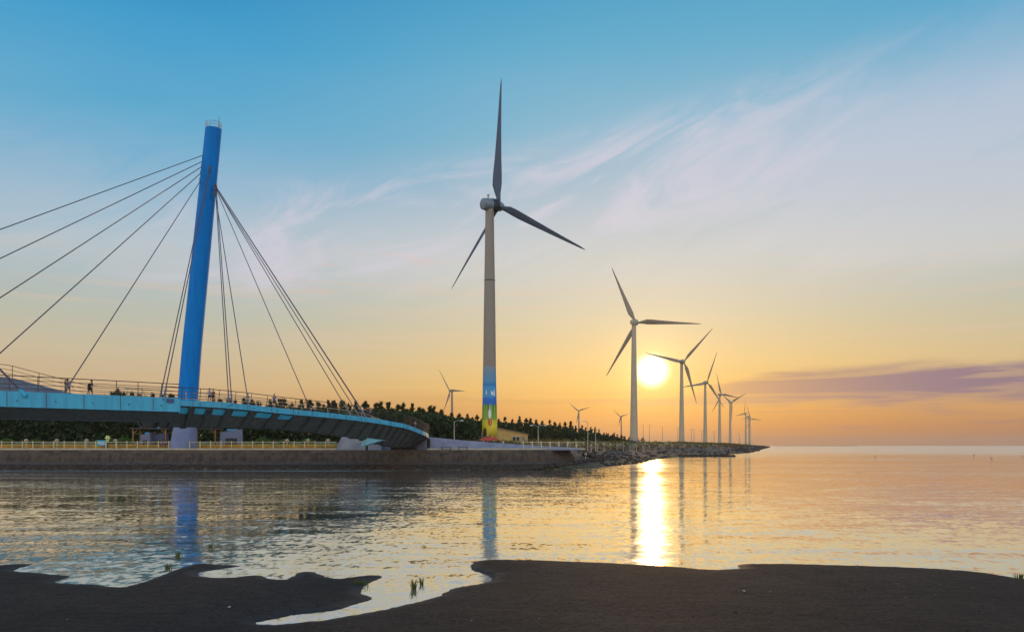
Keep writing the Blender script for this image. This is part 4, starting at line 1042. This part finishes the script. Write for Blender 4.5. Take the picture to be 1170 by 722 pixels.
# ------------------------------------------------------------------ people
def skin_mesh(name, verts, edges, rad, m_, parent, levels=1):
    me = bpy.data.meshes.new(name); me.from_pydata(verts, edges, []); o = bpy.data.objects.new(name, me); C.objects.link(o)
    md = o.modifiers.new('s', 'SKIN'); md.use_smooth_shade = True
    for i, r_ in enumerate(rad):
        sv = me.skin_vertices[0].data[i]; sv.radius = r_ if isinstance(r_, tuple) else (r_, r_); sv.use_root = (i == 0)
    o.modifiers.new('d', 'SUBSURF').levels = levels
    dg = bpy.context.evaluated_depsgraph_get(); nm = bpy.data.meshes.new_from_object(o.evaluated_get(dg))
    bpy.data.objects.remove(o); return link(name, nm, m_, parent)
def person(loc, face, h, shirt, short, label, arms='down', stride=.12, bend=0.0, hair_long=False, skirt=False, pack=None, long_leg=False, group=None, sit=False):
    root = empty('person', loc, face); s = h/1.72
    B = bend                                       # forward lean (towards -Y of the figure, which it faces)
    hip = .92 if not sit else .48
    sh_z = hip+.50; fy = -math.sin(B)*.5
    V_ = {'pel': (0,0,hip), 'waist': (0,fy*.35,hip+.2), 'chest': (0,fy*.8,hip+.42), 'neck': (0,fy*1.1,hip+.56), 'headb': (0,fy*1.25-.01,hip+.66), 'heada': (0,fy*1.35-.015,hip+.78)}
    for sd_, sg in (('l',-1),('r',1)):
        V_['hip'+sd_] = (sg*.10,0,hip-.05)
        if sit:
            V_['kn'+sd_] = (sg*.13,-.42,hip+.02); V_['an'+sd_] = (sg*.13,-.45,.08); V_['toe'+sd_] = (sg*.13,-.62,.04)
        else:
            V_['kn'+sd_] = (sg*.11,-.03+sg*stride*.5,.50); V_['an'+sd_] = (sg*.12,.02+sg*stride,.08); V_['toe'+sd_] = (sg*.13,-.14+sg*stride,.035)
        V_['sh'+sd_] = (sg*.18,fy*.9,sh_z)
        if arms == 'down': e, w_ = (sg*.24,fy*.7+.03,hip+.24), (sg*.24,fy*.6-.06,hip-.01)
        elif arms == 'rail': e, w_ = (sg*.26,fy-.16,hip+.26), (sg*.16,fy-.42,hip+.30)
        elif arms == 'photo': e, w_ = (sg*.24,fy-.14,hip+.28), (sg*.07,fy-.34,hip+.58)
        elif arms == 'point': e, w_ = ((sg*.40,fy-.05,hip+.34), (sg*.62,fy-.1,hip+.42)) if sg > 0 else ((sg*.30,fy+.05,hip+.22),(sg*.42,fy,hip+.02))
        V_['el'+sd_] = e; V_['wr'+sd_] = w_
        ev, wv_ = Vector(e), Vector(w_); dr_ = (wv_-ev).normalized(); sdv = dr_.cross(Vector((0,1,0))).normalized()
        V_['pm'+sd_] = tuple(wv_+dr_*.06)
        for q_ in range(4): V_['f%d'%q_+sd_] = tuple(wv_+dr_*(.13+.015*(q_ in (1,2)))+sdv*(.024*(q_-1.5))+Vector((0,-.012,0)))
        V_['th'+sd_] = tuple(wv_+dr_*.06+sdv*-.055)
    V_['nose'] = (0, fy*1.3-.115, hip+.715)
    names = list(V_); ix = {n: i for i, n in enumerate(names)}
    rad = {'pel':(.14,.11),'waist':(.125,.09),'chest':(.155,.105),'neck':.05,'headb':(.072,.085),'heada':(.080,.095),'nose':.016}
    E_ = [('pel','waist'),('waist','chest'),('chest','neck'),('neck','headb'),('headb','heada'),('headb','nose')]
    for q_ in 'lr':
        E_ += [('pel','hip'+q_),('hip'+q_,'kn'+q_),('kn'+q_,'an'+q_),('an'+q_,'toe'+q_),('chest','sh'+q_),('sh'+q_,'el'+q_),('el'+q_,'wr'+q_),('wr'+q_,'pm'+q_),('pm'+q_,'th'+q_)]+[('pm'+q_,'f%d'%k_+q_) for k_ in range(4)]
        rad.update({'hip'+q_:.085,'kn'+q_:.055,'an'+q_:.038,'toe'+q_:.035,'sh'+q_:.055,'el'+q_:.038,'wr'+q_:.026,'pm'+q_:.03,'th'+q_:.011})
        for k_ in range(4): rad['f%d'%k_+q_] = .010
    S_ = lambda c: (c[0]*s, c[1]*s, c[2]*s)
    def sub(name, keep, edges, infl, m_, lv=1, ends={}):
        vs = []; rd_ = []
        for n in keep:
            vs.append(S_(ends.get(n) or V_[n])); r_ = rad[n]; r_ = r_ if isinstance(r_, tuple) else (r_, r_); rd_.append((r_[0]*s*infl, r_[1]*s*infl))
        skin_mesh(name, vs, [(keep.index(a), keep.index(b_)) for a, b_ in edges], rd_, m_, root, lv)
    sub('body', names, E_, 1.0, M_skin, 1)
    mid = lambda a, b_, u: tuple(Vector(V_[a]).lerp(Vector(V_[b_]), u))
    sub('shirt', ['pel','waist','chest','shl','ell','shr','elr'], [('pel','waist'),('waist','chest'),('chest','shl'),('chest','shr'),('shl','ell'),('shr','elr')], 1.18, shirt, 1, {'ell': mid('shl','ell',.75), 'elr': mid('shr','elr',.75)})
    u_ = 1.0 if long_leg else (.5 if skirt else .85)
    if long_leg: sub('trousers', ['pel','hipl','knl','anl','hipr','knr','anr'], [('pel','hipl'),('hipl','knl'),('knl','anl'),('pel','hipr'),('hipr','knr'),('knr','anr')], 1.22, short)
    else: sub('shorts', ['pel','hipl','knl','hipr','knr'], [('pel','hipl'),('hipl','knl'),('pel','hipr'),('hipr','knr')], 1.25, short, 1, {'knl': mid('hipl','knl',u_), 'knr': mid('hipr','knr',u_)})
    bm = bmesh.new(); bmesh.ops.create_icosphere(bm, subdivisions=2, radius=1)
    hc = Vector(V_['heada'])
    for v_ in bm.verts: v_.co = (hc+Vector((v_.co.x*.098, v_.co.y*.112+.02, v_.co.z*.095+.03-(.10 if hair_long and v_.co.z < 0 and v_.co.y > -.2 else 0))))*s
    obj('hair', bm, M_hair, root, True)
    if pack is not None:
        bm = bmesh.new(); box(bm, (0, (.18+fy*.6)*s, (hip+.30)*s), (.30*s,.17*s,.42*s), top=.8); bmesh.ops.bevel(bm, geom=bm.edges[:], offset=.03, segments=2, affect='EDGES'); obj('backpack', bm, pack, root)
    return tag(root, label, 'person', group)
cl = lambda n, c: mat('cloth_'+n, c, .85, var=.15, vs=5)
def on_deck(px, frs, off, W_=None):
    p = near_px(px, frs, off); return p
black, navy, white_, red, grey, pink, blue_, den = cl('black',(.015,.015,.018)), cl('navy',(.02,.03,.07)), cl('white',(.5,.46,.5)), cl('red',(.28,.03,.03)), cl('grey',(.10,.11,.15)), cl('pink',(.45,.22,.28)), cl('blue',(.03,.09,.35)), cl('denim',(.04,.06,.12))
def dk(px, frs, off, zadd=.01): 
    p = on_deck(px, frs, off).copy(); p.z += zadd; return p
p = dk(78, LFd, 3.2); person(p, R(190), 1.68, cl('slate',(.03,.03,.045)), cl('brownred', (.22,.07,.05)), 'woman in dark top and short skirt leaning back by a stay cable, arm out', arms='point', stride=.18, bend=-.25, hair_long=True, skirt=True)
p = dk(102.5, LFd, 3.2); person(p, R(150), 1.68, black, black, 'person in black with a dark bag, striding on the bridge left of the pylon', arms='rail', stride=.26, bend=.3, pack=black)
person(dk(239.3, RFd, 2.0), R(10), 1.68, white_, navy, 'person in a pale pink top standing right of the pylon beside one in red', arms='rail', stride=.05, group=None)
person(dk(243.6, RFd, 2.1), R(-10), 1.66, red, black, 'person in a dark red top standing right of the one in pale pink', arms='down', stride=.05)
person(dk(313.2, RFd, .9), R(175), 1.78, blue_, navy, 'man in a blue shirt and dark shorts standing alone at the curved railing', arms='rail', stride=.08)
person(dk(283.5, RFd, 2.6), R(30), 1.6, cl('ochre',(.32,.2,.1)), den, 'person in an ochre top beside the thin stay cable right of the pylon', arms='photo', stride=.06, long_leg=True)
person(dk(352.5, RFd, .8), R(-30), 1.7, black, black, 'person in dark clothes bent over the railing at the foot of a stay cable', arms='rail', bend=.7, stride=.1, long_leg=True)
person(dk(417.5, RFd, 2.2), R(20), 1.68, black, black, 'person in dark clothes at the anchors of the bundled stay cables', arms='photo', stride=.06, long_leg=True)
person(dk(423.5, RFd, 1.0), R(-60), 1.62, pink, den, 'person in a pink top just right of the bundled stay cables', arms='rail', stride=.06)
person(dk(474.5, RFd, 1.2), R(60), 1.7, white_, den, 'person in a pale top at the far curved end of the bridge', arms='rail', stride=.06)
def gp(px, D): x = (px-CX)/F*D; return Vector((x, D, max(3.24, land_z(x, D))))
person(gp(184.5,128.5), R(80), 1.62, pink, den, 'left of two people in red and pink beside the pylon foot', group=None)
person(gp(188.6,128.7), R(-70), 1.66, red, den, 'right of two people beside the pylon foot, in a red top')
person(gp(574.8,139), R(0), 1.68, white_, den, 'person in a white top standing before the ochre shed', long_leg=True)
person(gp(645,137), R(70), 1.66, cl('maroon',(.12,.03,.05)), den, 'left of two people behind the right railing, in a maroon top', long_leg=True)
person(gp(649.5,137.4), R(-80), 1.62, white_, den, 'right of two people behind the right railing, in a white top', long_leg=True)

# shell grit and crumbs of mud scattered over the flat
gq = random.Random(8); bm = bmesh.new()
for i in range(2600):
    y = gq.uniform(14.5, 27); x = gq.uniform(-.75, .75)*y; j = int(np.searchsorted(gy, y)); k_ = int(np.searchsorted(gx, x))
    if sd[idx[j, k_]] < .12: continue
    sz = gq.uniform(.005, .014) if gq.random() < .97 else gq.uniform(.018,.028)
    vs = [bm.verts.new((x+q.x*sz*1.5, y+q.y*sz*1.3, hz[idx[j, k_]]+q.z*sz*.7)) for q in ICO_V]; fs_ = [bm.faces.new([vs[i] for i in f_]) for f_ in ICO_F]
    m_i = 1 if gq.random() < .015 else 0
    for f_ in fs_: f_.material_index = m_i
o = obj('shell_grit', bm, [mat('mud_crumb', (.012,.010,.009), .9), mat('shell', (.30,.27,.24), .6)]); tag(o, 'small mud crumbs and shell fragments scattered over the dark sand', 'shell grit', kind='stuff')
# ------------------------------------------------------------------ small things on the flat
gt = random.Random(4)
for px, py, hpx, sp, n, lab in [(410.5,668,9,.25,60,'low wide green grass tuft on the tip of the left sand bar'),(472.5,673,15,.07,40,'tallest grass tuft, standing in the shallow channel'),(481.5,667,12,.05,30,'thin grass tuft just right of the tallest one in the channel'),(192,649,9,.10,36,'grass tuft in the blue reflection nearest the left sand edge'),(204.5,635,8,.12,36,'grass tuft in the middle of the blue pylon reflection'),(240,625,6,.10,30,'small grass tuft right of the blue reflection'),(1164.5,660,9,.12,40,'green grass tuft at the right edge of the sand')]:
    x, y = ground(px, py); bm = bmesh.new(); blades(bm, 0, 0, -.03, hpx/F*y, n, sp, gt, .012); o = obj('grass_tuft', bm, M_tuft); o.location = (x, y, 0); tag(o, lab, 'grass tuft', 'grass tufts on the flat')
for px, py, lab in [(262,702,'white pebble left of the shallow channel on the sand'),(850,683,'white pebble on the right half of the sand'),(980,652.5,'white pebble near the right shoreline')]:
    x, y = ground(px, py); bm = bmesh.new(); rock(bm, (0,0,0), .032, gt); o = obj('pebble', bm, mat('pebble_stone', (.34,.31,.28), .7)); o.location = (x, y, .19); tag(o, lab, 'pebble', 'pebbles on the sand')
def bird(px, py, hd, label, pose=0):
    x, y = gpt(px, py); root = empty('wading_bird', (x, y, .32), hd); s_ = .55*y/150
    bm = bmesh.new(); tube(bm, [(-.38,0,.05),(-.2,0,.10),(0,0,.14),(.2,0,.2),(.3,0,.34),(.33,0,.48),(.4,0,.55),(.46,0,.54)], [.02,.09,.13,.09,.045,.035,.05,.02], 8); 
    for y_ in (-.05,.05): tube(bm, [(0,y_,.06),(.02,y_,-.15),(0,y_,-.34)], .012, 5)
    o = obj('body', bm, M_hair, root, True)
    bm = bmesh.new(); tube(bm, [(.45,0,.54),(.66,0,.50)], [.015,.004], 5); obj('beak', bm, M_rail, root); root.scale = (s_,)*3; root.location.z = .34*s_
    tag(root, label, 'bird', 'wading birds far out on the right')
bird(1112.5,521.5,.3,'dark wading bird standing in the shallows far right'); bird(1133,525.0,2.6,'wading bird right of and nearer than the darkest one'); bird(1168,523,1,'wading bird at the right edge of the picture')
x, y = gpt(999.5, 523.5); bm = bmesh.new(); tube(bm, [(0,0,-.5),(.1,0,.8)], .06, 6); o = obj('mooring_stake', bm, M_trunk); o.location = (x, y, 0); tag(o, 'thin dark stake standing alone in the water right of the dyke', 'stake')
bm = bmesh.new(); 
for i in range(60):
    px = 885+i*1.6; D = 2500; xx = (px-CX)/F*D; box(bm, (xx, D, .8), (1.0,1.0,gt.uniform(2,4.5)))
o = obj('oyster_stakes', bm, M_trunk); tag(o, 'line of tiny oyster stakes on the horizon right of the dyke tip', 'stakes', kind='stuff')

# ------------------------------------------------------------------ evening haze
bm = bmesh.new(); bmesh.ops.create_cube(bm, size=1.0)
for v_ in bm.verts: v_.co = Vector((v_.co.x*(2*W+200), v_.co.y*(2*W+200), -2.6 if v_.co.z < 0 else 112.0))
m = bpy.data.materials.new('haze'); m.use_nodes = True; t = m.node_tree; t.nodes.remove(t.nodes['Principled BSDF'])
pv = t.nodes.new('ShaderNodeVolumePrincipled'); pv.inputs['Color'].default_value = (.95,.84,.70,1); pv.inputs['Density'].default_value = 0.00007; pv.inputs['Anisotropy'].default_value = .4
t.links.new(pv.outputs[0], t.nodes['Material Output'].inputs['Volume'])
o = obj('haze', bm, m); tag(o, 'thin warm evening haze over the estuary', 'haze', kind='stuff')
